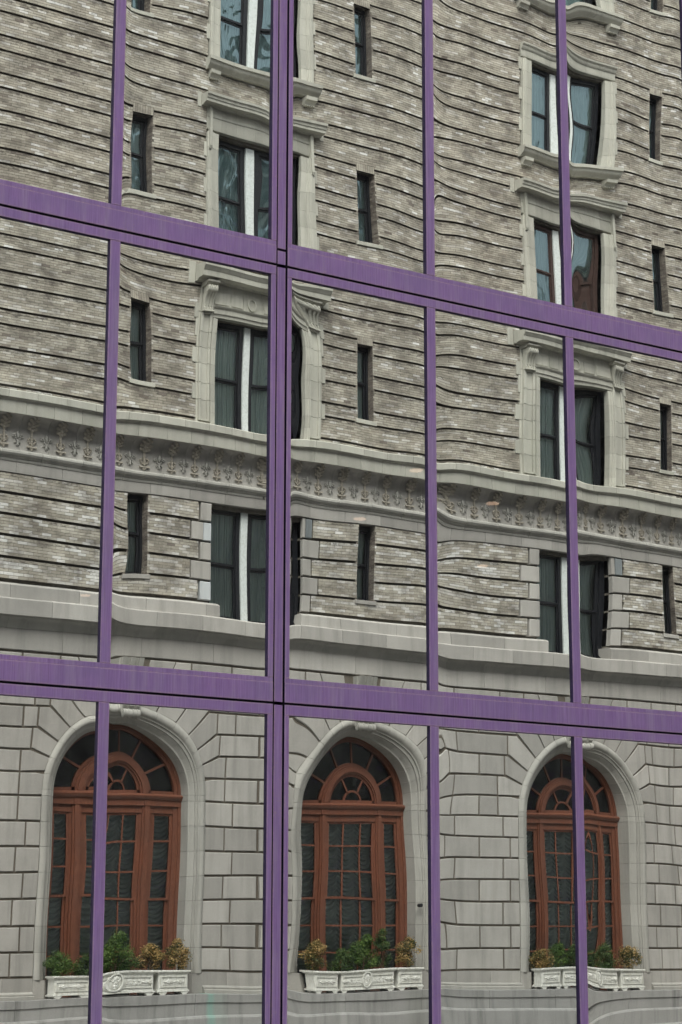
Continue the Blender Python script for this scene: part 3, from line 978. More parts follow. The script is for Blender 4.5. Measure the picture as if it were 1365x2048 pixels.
# --- stone surrounds
def blocks_v(c, s, u0, u1, w1, zlist, name, mat, ch=0.006, w0=-0.3, prof=None):
    a, b = sorted((c + s * u0, c + s * u1))
    for p, q in zip(zlist, zlist[1:]):
        if prof:
            hb(MB().sweep(prof, [(c, p + 0.0025, s, 0), (c, q - 0.0025, s, 0)]), name, mat, True)
        else:
            hb(MB().box(a, b, w0, w1, p + 0.004, q - 0.004, ch), name, mat)
def zl(a, b, n): return [a + (b - a) * k / n for k in range(n + 1)]
ARCHITRAVE = [(1.13, -0.30), (1.13, 0.05), (1.15, 0.055), (1.19, 0.055), (1.195, 0.075), (1.25, 0.08), (1.255, 0.10), (1.29, 0.105), (1.30, -0.09)]
for c in BIG:
    # ---- floor B: pilasters, consoles and hood
    hs_ = [12.93, 13.35, 13.62, 14.02, 14.48, 14.85, 15.22, 15.56]
    for s in (-1, 1):
        blocks_v(c, s, 1.13, 1.3, 0.05, hs_, 'surround_stone', 'terracotta', prof=ARCHITRAVE)
        blocks_v(c, s, 1.30, 1.63, 0.03, [12.93, 13.12], 'pilaster_stone', 'terracotta')
        zz = [13.12, 13.62, 14.02, 14.48, 14.85, 15.22, 15.70]
        for p, q in zip(zz, zz[1:]):
            mb = MB()
            lo = 0.06 if p == zz[0] else 0.0
            hi = 0.06 if q == zz[-1] else 0.0
            a, b = sorted((c + s * 1.302, c + s * 1.63))
            mb.box(a, a + 0.07, -0.09, 0.075, p + 0.004, q - 0.004, 0.008).box(b - 0.07, b, -0.09, 0.075, p + 0.004, q - 0.004, 0.008)
            mb.box(a + 0.07, b - 0.07, -0.09, 0.03, p + 0.004, q - 0.004)
            if lo: mb.box(a + 0.07, b - 0.07, 0.03, 0.073, p + 0.0025, p + lo)
            if hi: mb.box(a + 0.07, b - 0.07, 0.03, 0.073, q - hi, q - 0.0025)
            hb(mb, 'pilaster_stone', 'terracotta')
        a, b = sorted((c + s * 1.63, c + s * 1.68))
        blocks_v(c, s, 1.632, 1.69, 0.02, [12.93, 13.62, 14.02, 14.48, 14.85, 15.7, 16.3], 'quoin', 'terracotta', w0=-0.09)
        for p in (13.62, 14.48, 15.55, ):
            blocks_v(c, s, 1.692, 1.80, 0.025, [p, p + 0.36], 'quoin', 'terracotta', w0=-0.09)
        blocks_v(c, s, 1.692, 1.745, 0.022, [15.12, 15.55], 'quoin', 'terracotta', w0=-0.09)
        # console
        a, b = sorted((c + s * 1.34, c + s * 1.62))
        k = MB()
        pr = [(-0.05, 15.72), (0.12, 15.72), (0.13, 15.78), (0.10, 15.80), (0.12, 15.92), (0.17, 16.05), (0.25, 16.14), (0.29, 16.22), (0.28, 16.28), (-0.05, 16.28)]
        for j in range(7):
            x = a + (b - a) * j / 7
            f = 1.0 if j % 2 == 0 else 0.82
            k.profile([(w * f if w > 0 else w, zc) for w, zc in pr], x, x + (b - a) / 7)
        k.tube((a - 0.01, 0.20, 16.20), (b + 0.01, 0.20, 16.20), 0.085, 12)
        k.box(a - 0.02, b + 0.02, -0.05, 0.15, 15.69, 15.722)
        for j in range(3):
            k.add(*blob(a + 0.055 + j * 0.085, 0.105, 15.83, (0.014, 0.02, 0.014)))
        hb(k, 'console_bracket', 'terracotta', True)
        hb(MB().profile([(-0.05, 16.282), (0.18, 16.282), (0.22, 16.31), (0.26, 16.35), (0.30, 16.355), (0.31, 16.395), (-0.05, 16.395)], a - 0.05, b + 0.05), 'bracket_cap', 'terracotta', True)
    # head: lintel with mouldings, frieze panel with a ring, hood cornice
    for a, b in zip(zl(-1.29, 1.29, 5), zl(-1.29, 1.29, 5)[1:]):
        hb(MB().profile([(-0.3, 15.585), (0.05, 15.585), (0.055, 15.65), (0.085, 15.67), (0.09, 15.78), (0.12, 15.80), (0.14, 15.84), (-0.09, 15.84)], c + a + 0.002, c + b - 0.002), 'lintel_stone', 'terracotta', True)
    for a, b in ((-1.32, -0.75), (-0.75, -0.28), (0.28, 0.75), (0.75, 1.32)):
        mb = MB().box(c + a + 0.002, c + b - 0.002, -0.09, 0.03, 15.842, 16.395)
        mb.box(c + a + 0.04, c + b - 0.03, 0.03, 0.05, 15.90, 16.20, 0.01)
        hb(mb, 'frieze_panel', 'terracotta')
    mb = MB().box(c - 0.278, c + 0.278, -0.09, 0.04, 15.842, 16.395)
    for kk in range(20):
        t0, t1 = 2 * math.pi * kk / 20, 2 * math.pi * (kk + 1) / 20
        mb.prism([(c + 0.10 * math.cos(t0), 16.06 + 0.12 * math.sin(t0)), (c + 0.145 * math.cos(t0), 16.06 + 0.165 * math.sin(t0)), (c + 0.145 * math.cos(t1), 16.06 + 0.165 * math.sin(t1)), (c + 0.10 * math.cos(t1), 16.06 + 0.12 * math.sin(t1))], 0.03, 0.075)
    hb(mb, 'ring_ornament', 'terracotta')
    hp = [(-0.09, 16.40), (0.12, 16.40), (0.14, 16.43), (0.20, 16.45), (0.36, 16.455), (0.365, 16.49), (0.37, 16.585), (0.39, 16.60), (0.41, 16.65), (0.45, 16.69), (0.455, 16.76), (-0.09, 16.80)]
    for a, b in zip(zl(-1.86, 1.86, 6), zl(-1.86, 1.86, 6)[1:]):
        hb(MB().profile(hp, c + a + 0.002, c + b - 0.002), 'hood_stone', 'terracotta', True)
    hb(MB().box(c - 2.02, c - 1.865, -0.09, 0.02, 16.35, 16.86, 0.008), 'hood_end', 'terracotta')
    hb(MB().box(c + 1.865, c + 2.02, -0.09, 0.02, 16.35, 16.86, 0.008), 'hood_end', 'terracotta')
    # ---- floors C, D, E
    for k in (1, 2, 3):
        b0 = 13.0 + FL * k
        if k == 1: zlo, ztop = 17.18, 19.93
        else: zlo, ztop = b0 + 0.12, 15.58 + FL * k
        if k == 1:
            ztop = 19.93
        W = 1.56 if k == 1 else 1.50
        pr = [(1.13, -0.30), (1.13, 0.02), (1.15, 0.03), (1.30, 0.03), (1.31, 0.05), (1.36, 0.055), (1.38, 0.085), (1.44, 0.09), (1.45, 0.07), (W - 0.02, 0.06), (W, -0.09)]
        hsx = [zlo] + [zlo + (ztop - zlo) * f for f in (0.16, 0.34, 0.5, 0.68, 0.86, 1.0)]
        for s in (-1, 1):
            blocks_v(c, s, 1.13, W, 0.05, hsx, 'surround_stone', 'terracotta', prof=pr)
            for p in (zlo + 0.45, zlo + 1.32, zlo + 2.15):
                if p + 0.34 < ztop + 0.3:
                    blocks_v(c, s, W - 0.02, W + 0.07, 0.02, [p, p + 0.34], 'quoin', 'terracotta', w0=-0.09)
        zh = ztop + 0.002
        tall = 0.62 if k == 1 else 0.42
        for a, b in zip(zl(-W, W, 6), zl(-W, W, 6)[1:]):
            hb(MB().profile([(-0.3, zh + 0.06), (0.02, zh + 0.06), (0.03, zh + 0.08), (0.03, zh + 0.24), (0.06, zh + 0.26), (0.085, zh + 0.31), (0.09, zh + tall * 0.8), (0.14, zh + tall * 0.9), (0.15, zh + tall), (-0.09, zh + tall)] if k != 1 else
                               [(-0.3, zh + 0.06), (0.02, zh + 0.06), (0.03, zh + 0.08), (0.03, zh + 0.36), (0.05, zh + 0.38), (0.055, zh + 0.44), (0.03, zh + 0.45), (0.03, zh + tall), (-0.09, zh + tall)],
                               c + a + 0.002, c + b - 0.002), 'lintel_stone', 'terracotta', True)
        if k == 1:
            zc = zh + tall + 0.002
            hp = [(-0.09, zc), (0.10, zc), (0.12, zc + 0.03), (0.30, zc + 0.035), (0.305, zc + 0.10), (0.33, zc + 0.12), (0.34, zc + 0.17), (0.38, zc + 0.2), (0.39, zc + 0.26), (-0.09, zc + 0.29)]
            for a, b in zip(zl(-1.74, 1.74, 6), zl(-1.74, 1.74, 6)[1:]):
                hb(MB().profile(hp, c + a + 0.002, c + b - 0.002), 'hood_stone', 'terracotta', True)
            for s in (-1, 1):
                a, b = sorted((c + s * 1.745, c + s * 1.86))
                hb(MB().box(a, b, -0.09, 0.02, zc - 0.05, zc + 0.34, 0.008), 'hood_end', 'terracotta')
                a, b = sorted((c + s * 1.42, c + s * 1.5))
                hb(MB().profile([(0.0, zc - 1.05), (0.10, zc - 1.05), (0.13, zc - 0.98), (0.12, zc - 0.01), (0.0, zc - 0.01)], a, b), 'drip_strip', 'terracotta')
        else:
            zs_ = zlo - 0.005
            sp_ = [(-0.3, zs_ - 0.27), (0.10, zs_ - 0.27), (0.12, zs_ - 0.24), (0.20, zs_ - 0.20), (0.24, zs_ - 0.15), (0.25, zs_ - 0.10), (0.29, zs_ - 0.09), (0.295, zs_ - 0.01), (-0.3, zs_ + 0.0)]
            for a, b in zip(zl(-1.60, 1.60, 4), zl(-1.60, 1.60, 4)[1:]):
                hb(MB().profile(sp_, c + a + 0.002, c + b - 0.002), 'window_sill', 'terracotta', True)
            for s in (-1, 1):
                a, b = sorted((c + s * 1.20, c + s * 1.52))
                mb = MB().profile([(-0.09, zs_ - 0.47), (0.08, zs_ - 0.47), (0.10, zs_ - 0.44), (0.13, zs_ - 0.40), (0.19, zs_ - 0.38), (0.20, zs_ - 0.30), (-0.09, zs_ - 0.275)], a, b)
                for j in range(5):
                    mb.box(a + 0.02 + j * 0.062, a + 0.05 + j * 0.062, -0.05, 0.10, zs_ - 0.50, zs_ - 0.472)
                hb(mb, 'sill_bracket', 'terracotta', True)
# ------------------------------------------------------------------ arched windows
def ring(mb, c, zc, r0, r1, w0, w1, a0=0.0, a1=math.pi, n=24):
    aa = arc(n, a0, a1)
    mb.sweep([(r0, w0), (r0, w1), (r1, w1), (r1, w0), (r0, w0)], [(c, zc, math.cos(x), math.sin(x)) for x in aa])
def bar(mb, p, q, wd, w0, w1):
    d = Vector((q[0] - p[0], q[1] - p[1])).normalized(); n = Vector((-d.y, d.x)) * wd / 2
    mb.prism([(p[0] + n.x, p[1] + n.y), (q[0] + n.x, q[1] + n.y), (q[0] - n.x, q[1] - n.y), (p[0] - n.x, p[1] - n.y)], w0, w1, 0.0)
FD = -0.54
for ai, c in enumerate(AC):
    fr = MB()
    ring(fr, c, SPR + 0.02, 1.36, 1.53, FD - 0.05, FD + 0.06)
    ring(fr, c, SPR + 0.02, 1.43, 1.53, FD + 0.06, FD + 0.09)
    for s in (-1, 1):
        a, b = sorted((c + s * 1.33, c + s * 1.53))
        fr.box(a, b, FD - 0.05, FD + 0.06, LEDGE, SPR - 0.24)
        a, b = sorted((c + s * 1.43, c + s * 1.53))
        fr.box(a, b, FD + 0.06, FD + 0.09, LEDGE, SPR - 0.24)
        # mullions between centre and side lights, built of stepped fillets
        a, b = sorted((c + s * 0.66, c + s * 0.93))
        fr.box(a, b, FD - 0.05, FD + 0.03, LEDGE, SPR - 0.24)
        fr.box(a + 0.05, b - 0.05, FD + 0.03, FD + 0.075, LEDGE, SPR - 0.24)
        fr.box(a + 0.09, b - 0.09, FD + 0.075, FD + 0.105, LEDGE, SPR - 0.24)
    fr.box(c - 1.53, c + 1.53, FD - 0.05, FD + 0.05, SPR - 0.40, SPR - 0.24)
    win = hb(fr, 'arched_window', 'wood', True)
    tag(win, ['reddish brown arched window with looped shades, leftmost of three', 'reddish brown arched window with looped shades, middle of three', 'reddish brown arched window with looped shades, rightmost of three'][ai])
    tb = MB().profile([(FD - 0.05, SPR - 0.245), (FD + 0.10, SPR - 0.245), (FD + 0.10, SPR - 0.13), (FD + 0.12, SPR - 0.12), (FD + 0.16, SPR - 0.07), (FD + 0.17, SPR - 0.03), (FD + 0.14, SPR + 0.0), (FD + 0.09, SPR + 0.02), (FD - 0.05, SPR + 0.02)], c - 1.53, c + 1.53)
    for s in (-1, 1):
        tb.box(c + s * 0.795 - 0.07, c + s * 0.795 + 0.07, FD + 0.1, FD + 0.115, SPR - 0.24, SPR - 0.13)
    sub(tb, 'transom_bar', 'wood', win, True)
    fa = MB()
    ring(fa, c, SPR + 0.02, 0.60, 0.90, FD - 0.04, FD + 0.03)
    ring(fa, c, SPR + 0.02, 0.66, 0.84, FD + 0.03, FD + 0.07)
    ring(fa, c, SPR + 0.02, 0.70, 0.80, FD + 0.07, FD + 0.10)
    fa.box(c - 1.45, c + 1.45, FD - 0.04, FD + 0.03, SPR + 0.02, SPR + 0.09)
    sub(fa, 'fanlight_frame', 'wood', win, True)
    for k in range(1, 6):
        a = math.pi * k / 6
        mb = MB(); bar(mb, (c + 0.89 * math.cos(a), SPR + .02 + 0.89 * math.sin(a)), (c + 1.40 * math.cos(a), SPR + .02 + 1.40 * math.sin(a)), 0.045, FD - 0.03, FD + 0.025)
        sub(mb, 'muntin', 'wood', win)
    for a in (math.pi / 3, 2 * math.pi / 3):
        mb = MB(); bar(mb, (c + 0.25 * math.cos(a), SPR + .02 + 0.25 * math.sin(a)), (c + 0.62 * math.cos(a), SPR + .02 + 0.62 * math.sin(a)), 0.04, FD - 0.03, FD + 0.025)
        sub(mb, 'muntin', 'wood', win)
    mb = MB(); ring(mb, c, SPR + .05, 0.22, 0.265, FD - 0.03, FD + 0.025)
    sub(mb, 'muntin', 'wood', win, True)
    # fanlight glass: outer wedges and inner fan
    for k in range(6):
        aa = arc(6, math.pi * k / 6, math.pi * (k + 1) / 6)
        pts = [(c + 0.88 * math.cos(x), SPR + .02 + 0.88 * math.sin(x)) for x in aa] + [(c + 1.38 * math.cos(x), SPR + .02 + 1.38 * math.sin(x)) for x in aa[::-1]]
        sub(MB().add([(p[0], FD, p[1]) for p in pts], [tuple(range(len(pts)))]), 'pane', 'window_glass', win)
    aa = arc(16, 0, math.pi)
    pts = [(c + 0.62 * math.cos(x), SPR + .06 + 0.62 * math.sin(x)) for x in aa]
    sub(MB().add([(p[0], FD, p[1]) for p in pts], [tuple(range(len(pts)))]), 'pane', 'window_glass', win)
    # casements
    HB = [3.76, 3.165, 2.56, 1.965, 1.38]
    secs = [(-1.33, -0.93), (-0.66, 0.66), (0.93, 1.33)]
    for si, (a, b) in enumerate(secs):
        a += c; b += c
        zt = SPR - 0.40
        for (p, q, d) in ((2.54, zt, 0.0), (LEDGE + 0.05, 2.58, -0.04)):
            sh = MB()
            t = 0.05
            sh.box(a, a + t, FD + d - 0.02, FD + d + 0.022, p, q).box(b - t, b, FD + d - 0.02, FD + d + 0.022, p, q)
            sh.box(a + t, b - t, FD + d - 0.02, FD + d + 0.022, q - 0.05, q).box(a + t, b - t, FD + d - 0.02, FD + d + 0.022, p, p + 0.05)
            sub(sh, 'sash', 'wood', win)
            gl = MB().add([(a + t, FD + d, p + .05), (b - t, FD + d, p + .05), (b - t, FD + d, q - .05), (a + t, FD + d, q - .05)], [(0, 1, 2, 3)])
            sub(gl, 'pane', 'window_glass', win)
        for zc in HB:
            if abs(zc - 2.56) < 0.02: continue
            d = 0.0 if zc > 2.56 else -0.04
            sub(MB().box(a + 0.05, b - 0.05, FD + d - 0.015, FD + d + 0.02, zc - 0.02, zc + 0.02), 'muntin', 'wood', win)
        if si == 1:
            for xx in (c - 0.22, c + 0.27):
                sub(MB().box(xx - 0.02, xx + 0.02, FD - 0.013, FD + 0.018, 2.56, zt), 'muntin', 'wood', win)
                sub(MB().box(xx - 0.02, xx + 0.02, FD - 0.053, FD - 0.022, LEDGE, 2.56), 'muntin', 'wood', win)
        # festooned shade
        nu = 30 if si != 1 else 80
        nz = 300
        zt2, zb2 = SPR - 0.30, LEDGE
        vs = []
        nsw = 1 if si != 1 else 3
        for j in range(nz + 1):
            zz_ = zt2 + (zb2 - zt2) * j / nz
            for i in range(nu + 1):
                f = i / nu
                x = a - 0.05 + (b - a + 0.1) * f
                g_ = (f * nsw) % 1.0
                if i == nu: g_ = 1.0
                sag = 4 * g_ * (1 - g_)
                ph = (zz_ + 0.15 * sag + 0.012 * math.sin(7 * x + 3 * zz_)) / 0.105
                fold = (math.sin(2 * math.pi * ph) * 0.5 + 0.22 * math.sin(4 * math.pi * ph + 1 + 2 * x)) * (0.25 + 0.75 * sag)
                w = FD - 0.175 + 0.085 * fold + 0.03 * sag
                vs.append((x, w, zz_))
        fs = [(j * (nu + 1) + i, j * (nu + 1) + i + 1, (j + 1) * (nu + 1) + i + 1, (j + 1) * (nu + 1) + i) for j in range(nz) for i in range(nu)]
        sub(MB().add(vs, fs), 'shade', 'shade_fabric', win, True)

# ------------------------------------------------------------------ planters and shrubs on the ledge
def planter(u0, u1, kind, label, z0=LEDGE):
    L = u1 - u0
    t = empty('planter_box', ((u0 + u1) / 2, HY + 0.2, z0))
    tag(t, label, 'planter', 'white planter boxes on the window ledges')
    off = (u0 + u1) / 2
    h = 0.50
    ox = L / 2
    def p(mb, name, mat='white_planter', smooth=False, par=None):
        o = mb.build(name, mat, None, 0.0, smooth)
        o.parent = par or t
        return o
    w0, w1 = -0.18, 0.18
    b = MB()
    zz = [(0.085, 0.0), (0.12, 0.015), (0.13, 0.0), (0.40, 0.0), (0.42, -0.012)]
    b.box(-ox + 0.05, ox - 0.05, w0 + 0.04, w1 - 0.03, 0.07, 0.43, 0.008)
    po = p(b, 'box')
    p(MB().box(-ox + 0.085, ox - 0.085, w1 - 0.03, w1 - 0.008, 0.155, 0.165).box(-ox + 0.085, ox - 0.085, w1 - 0.03, w1 - 0.008, 0.36, 0.375)
      .box(-ox + 0.085, -ox + 0.10, w1 - 0.03, w1 - 0.008, 0.165, 0.36).box(ox - 0.10, ox - 0.085, w1 - 0.03, w1 - 0.008, 0.165, 0.36)
      .box(-ox + 0.14, ox - 0.14, w1 - 0.03, w1 - 0.02, 0.20, 0.33), 'panel')
    for (zlo, zhi, e, nm) in ((0.43, 0.455, 0.025, 'rim'), (0.455, 0.50, 0.045, 'rim'), (0.055, 0.09, 0.03, 'foot_moulding'), (0.09, 0.11, 0.012, 'foot_moulding')):
        p(MB().box(-ox + 0.05 - e, ox - 0.05 + e, w0 + 0.04 - e, w1 - 0.03 + e, zlo + 0.001, zhi, 0.008), nm)
    for s in (-1, 1):
        for ww in (w0 + 0.05, w1 - 0.09):
            f = MB().prism([(s * (ox - 0.18), 0.0), (s * (ox - 0.09), 0.0), (s * (ox - 0.04), 0.056), (s * (ox - 0.22), 0.056)], ww, ww + 0.08)
            p(f, 'foot')
    orn = MB()
    yo = w1 - 0.022
    def dia(x, z, a, bb): orn.prism([(x - a, z), (x, z + bb), (x + a, z), (x, z - bb)], yo - 0.01, yo + 0.022, 0.008)
    if kind == 'side':
        for s in (-1, 1):
            dia(s * 0.13, 0.262, 0.075, 0.045)
            for q in (-1, 1):
                orn.add(*blob(s * 0.06, yo + 0.005, 0.262 + q * 0.018, (0.04, 0.012, 0.012)))
            orn.add(*blob(s * 0.215, yo + 0.005, 0.262, (0.02, 0.012, 0.012)))
        orn.add(*blob(0, yo + 0.008, 0.262, (0.05, 0.014, 0.016)))
    else:
        for s in (-1, 1):
            dia(s * 0.62, 0.262, 0.06, 0.04); dia(s * 0.54, 0.262, 0.07, 0.03)
            for (x, z, r) in ((0.42, 0.29, 0.03), (0.37, 0.24, 0.028), (0.44, 0.235, 0.02), (0.33, 0.285, 0.022), (0.48, 0.262, 0.018), (0.27, 0.25, 0.03), (0.24, 0.29, 0.018), (0.30, 0.22, 0.015), (0.2, 0.24, 0.02)):
                orn.add(*blob(s * x, yo + 0.004, z, (r, 0.016, r * 0.75)))
    p(orn, 'relief_ornament', smooth=True)
    if kind == 'centre':
        md = MB()
        for kk in range(22):
            t0, t1 = 2 * math.pi * kk / 22, 2 * math.pi * (kk + 1) / 22
            md.prism([(0.105 * math.cos(t0), 0.28 + 0.155 * math.sin(t0)), (0.13 * math.cos(t0), 0.28 + 0.18 * math.sin(t0)), (0.13 * math.cos(t1), 0.28 + 0.18 * math.sin(t1)), (0.105 * math.cos(t1), 0.28 + 0.155 * math.sin(t1))], yo - 0.02, yo + 0.04)
        md.add(*blob(0, yo, 0.28, (0.105, 0.03, 0.155), 16, 10))
        for (x, z, r, d) in ((0, 0.26, 0.022, 0.04), (-0.04, 0.30, 0.024, 0.03), (0.04, 0.30, 0.024, 0.03), (0, 0.345, 0.06, 0.028), (-0.07, 0.33, 0.025, 0.02), (0.07, 0.33, 0.025, 0.02), (0, 0.205, 0.04, 0.032), (0, 0.165, 0.025, 0.028)):
            md.add(*blob(x, yo + 0.012, z, (r, d, r), 10, 6))
        p(md, 'medallion', smooth=True)
    p(MB().box(-ox + 0.07, ox - 0.07, w0 + 0.06, w1 - 0.05, 0.44, 0.503 - 0.02), 'soil', 'soil')
    return t

rl = random.Random(3)
def shrub(u, rx, h, mat, name, label, zb=0.93, group=None, rough=0.25, w=0.18):
    rx *= 1.08; h *= 1.15
    r = random.Random(int(u * 1000))
    n = int(2600 * (rx / 0.25) * (h / 0.5))
    vs, fs, val = [], [], []
    # clumps give an uneven outline
    cl = []
    for k in range(26):
        th = r.uniform(0, 6.28); zz = r.uniform(0.08, 1.0)
        rad = math.sqrt(max(0.05, 1 - (2 * zz - 0.86) ** 2 * (1.0 if zz > 0.43 else 1.2)))
        rr = rad * r.uniform(0.45, 0.85) * rx
        cl.append((rr * math.cos(th), rr * math.sin(th) * 0.8, zz * h * 0.88, r.uniform(0.3, 0.52) * rx, r.uniform(-0.3, 0.3)))
    cl.append((r.uniform(-.2, .2) * rx, 0, h * 0.9, rx * 0.28, 0.2))
    for k in range(n):
        cx, cy, cz, cr, cb = cl[r.randrange(len(cl))]
        d = Vector((r.gauss(0, 1), r.gauss(0, 1), r.gauss(0, 1))).normalized()
        q = Vector((cx, cy, cz)) + d * cr * (r.random() ** 0.35)
        if q.z < 0.0: q.z = abs(q.z) * 0.5
        sz = r.uniform(0.011, 0.024)
        a = Vector((r.gauss(0, 1), r.gauss(0, 1), r.gauss(0, 0.6))).normalized()
        b = a.cross(d + Vector((0.01, 0.2, 0.3))).normalized()
        i = len(vs)
        vs += [tuple(q - a * sz), tuple(q + b * sz * 0.55), tuple(q + a * sz * 1.2), tuple(q - b * sz * 0.55)]
        fs.append((i, i + 1, i + 2, i + 3))
        v = min(1, max(0, 0.42 + cb + 0.22 * r.gauss(0, 1)))
        val += [v] * 4
    t = empty(name, (u, HY + w, zb))
    tag(t, label, 'shrub', group)
    me = bpy.data.meshes.new('foliage'); me.from_pydata(vs, [], fs)
    at = me.color_attributes.new('var', 'FLOAT_COLOR', 'POINT')
    at.data.foreach_set('color', np.repeat(np.array(val, np.float32), 4).reshape(-1, 4).copy().reshape(-1))
    me.materials.append(M[mat])
    o = bpy.data.objects.new('foliage', me); o.parent = t; o.location = (0, 0, 0.05); col.objects.link(o)
    st = MB()
    st.tube((0, 0, -0.02), (0.01, 0, h * 0.45), 0.014, 6)
    for k in range(6):
        a = r.uniform(0, 6.28)
        st.tube((0.0, 0, h * (0.06 + 0.05 * k)), (rx * 0.6 * math.cos(a), rx * 0.5 * math.sin(a), h * (0.28 + 0.08 * k)), 0.007, 5)
    so = st.build('stem', 'bark', None, 0.0); so.parent = t
    return t

WH = ['the left arched window', 'the middle arched window', 'the right arched window']
plants = [
    [(-1.30, 0.29, 0.42, 'leaf_green'), (-0.75, 0.24, 0.38, 'leaf_dark'), (0.05, 0.40, 0.72, 'leaf_green'), (0.72, 0.25, 0.50, 'leaf_gold'), (1.30, 0.26, 0.60, 'leaf_gold')],
    [(-1.22, 0.27, 0.60, 'leaf_gold'), (-0.55, 0.30, 0.40, 'leaf_dark'), (0.0, 0.34, 0.66, 'leaf_green'), (0.47, 0.21, 0.82, 'leaf_dark'), (1.18, 0.27, 0.62, 'leaf_gold')],
    [(-1.30, 0.30, 0.36, 'leaf_gold'), (-0.75, 0.26, 0.50, 'leaf_green'), (-0.20, 0.24, 0.44, 'leaf_dark'), (0.40, 0.34, 0.50, 'leaf_dark'), (1.18, 0.30, 0.44, 'leaf_gold')],
]
PL = [[('low bright green shrub at the left end of the planters', ), ('small dark green shrub second from the left',), ('largest bushy green shrub in the centre',), ('yellowing shrub right of the centre',), ('tall brown tipped shrub at the right end',)],
      [('browned golden shrub at the left end',), ('low dark green shrub left of the centre',), ('bright green rounded shrub in the centre',), ('tall pointed dark green shrub right of the centre',), ('tan and green shrub at the right end',)],
      [('low tan shrub at the left end',), ('bright green shrub second from the left',), ('small dark shrub just left of the centre',), ('wide dark green shrub right of the centre',), ('olive and tan shrub at the right end',)]]
for ai, c in enumerate(AC):
    cc = c - 0.11
    planter(cc - 1.49, cc - 0.75, 'side', 'white moulded planter box at the left end below ' + WH[ai])
    planter(cc - 0.75, cc + 0.75, 'centre', 'long white planter with oval medallion below ' + WH[ai])
    planter(cc + 0.75, cc + 1.49, 'side', 'white moulded planter box at the right end below ' + WH[ai])
    for (dx, rx, h, mat), lb in zip(plants[ai], PL[ai]):
        shrub(cc + dx, rx, h, mat, 'potted_shrub', lb[0] + ', below ' + WH[ai], group='shrubs in the white planters')
# small camera-like fixture and pigeon spikes are left plain: one conduit stub beside the middle arch
fx = MB(); fx.tube((AC[1] + 1.50, 0.05, 2.44), (AC[1] + 1.50, -0.05, 2.44), 0.045, 10)
hb(fx, 'wall_fixture', 'dark_metal', True)

# ================================================================== THE GLASS BUILDING (mirror panes in purple frames)
office = empty('office_building', (1.0, 0, GZ))
tag(office, 'modern office front of wavy mirrored glass panes in chipped purple metal frames', 'building')
GD = 0.03                         # glass lies 3 cm behind the frame face
def ob(mb, name, mat, par=None, smooth=False):
    o = mb.build(name, mat, None, 0.0, smooth)
    o.parent = par or office
    if par is None: o.matrix_parent_inverse = Matrix.Translation(-Vector(office.location))
    return o
def metal(name, u0, u1, z0, z1, y0=0.0, y1=0.09, ch=0.004, par=None, mat='purple_metal', ew=0.012):
    """a frame member: front face divided so that its worn edges and their painted highlight line carry the 'edge' attribute"""
    us_ = [u0 + ch, u0 + ch + ew, u1 - ch - ew, u1 - ch]
    zs_ = [z0 + ch, z0 + ch + ew, z1 - ch - ew, z1 - ch]
    vs, fs, ed = [], [], []
    for j, zc in enumerate(zs_):
        for i, uc in enumerate(us_):
            vs.append((uc, y0, zc)); ed.append(0.0 if i in (1, 2) and j in (1, 2) else 1.0)
    for j in range(3):
        for i in range(3):
            a = j * 4 + i
            fs.append((a, a + 1, a + 5, a + 4))
    ringi = [0, 1, 2, 3, 7, 11, 15, 14, 13, 12, 8, 4]
    def outp(p):
        x, y, zc = vs[p]
        nx = u0 if abs(x - us_[0]) < 1e-9 else (u1 if abs(x - us_[3]) < 1e-9 else x)
        nz = z0 if abs(zc - zs_[0]) < 1e-9 else (z1 if abs(zc - zs_[3]) < 1e-9 else zc)
        return nx, nz
    b1 = len(vs)
    for p in ringi:
        nx, nz = outp(p); vs.append((nx, y0 + ch, nz)); ed.append(1.0)
    b2 = len(vs)
    for p in ringi:
        nx, nz = outp(p); vs.append((nx, y1, nz)); ed.append(0.0)
    n = len(ringi)
    for k in range(n):
        j = (k + 1) % n
        fs.append((ringi[k], ringi[j], b1 + j, b1 + k)); fs.append((b1 + k, b1 + j, b2 + j, b2 + k))
    me = bpy.data.meshes.new(name); me.from_pydata(vs, [], fs); fix_normals(me)
    at = me.color_attributes.new('edge', 'FLOAT_COLOR', 'POINT')
    at.data.foreach_set('color', [q for e in ed for q in (e, e, e, 1.0)])
    me.materials.append(M[mat])
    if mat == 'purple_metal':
        me.materials.append(M['purple_return_shade'])
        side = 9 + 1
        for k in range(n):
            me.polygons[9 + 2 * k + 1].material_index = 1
    o = bpy.data.objects.new(name, me); o.parent = par or office
    if par is None: o.matrix_parent_inverse = Matrix.Translation(-Vector(office.location))
    col.objects.link(o)
    return o

WARP = {}
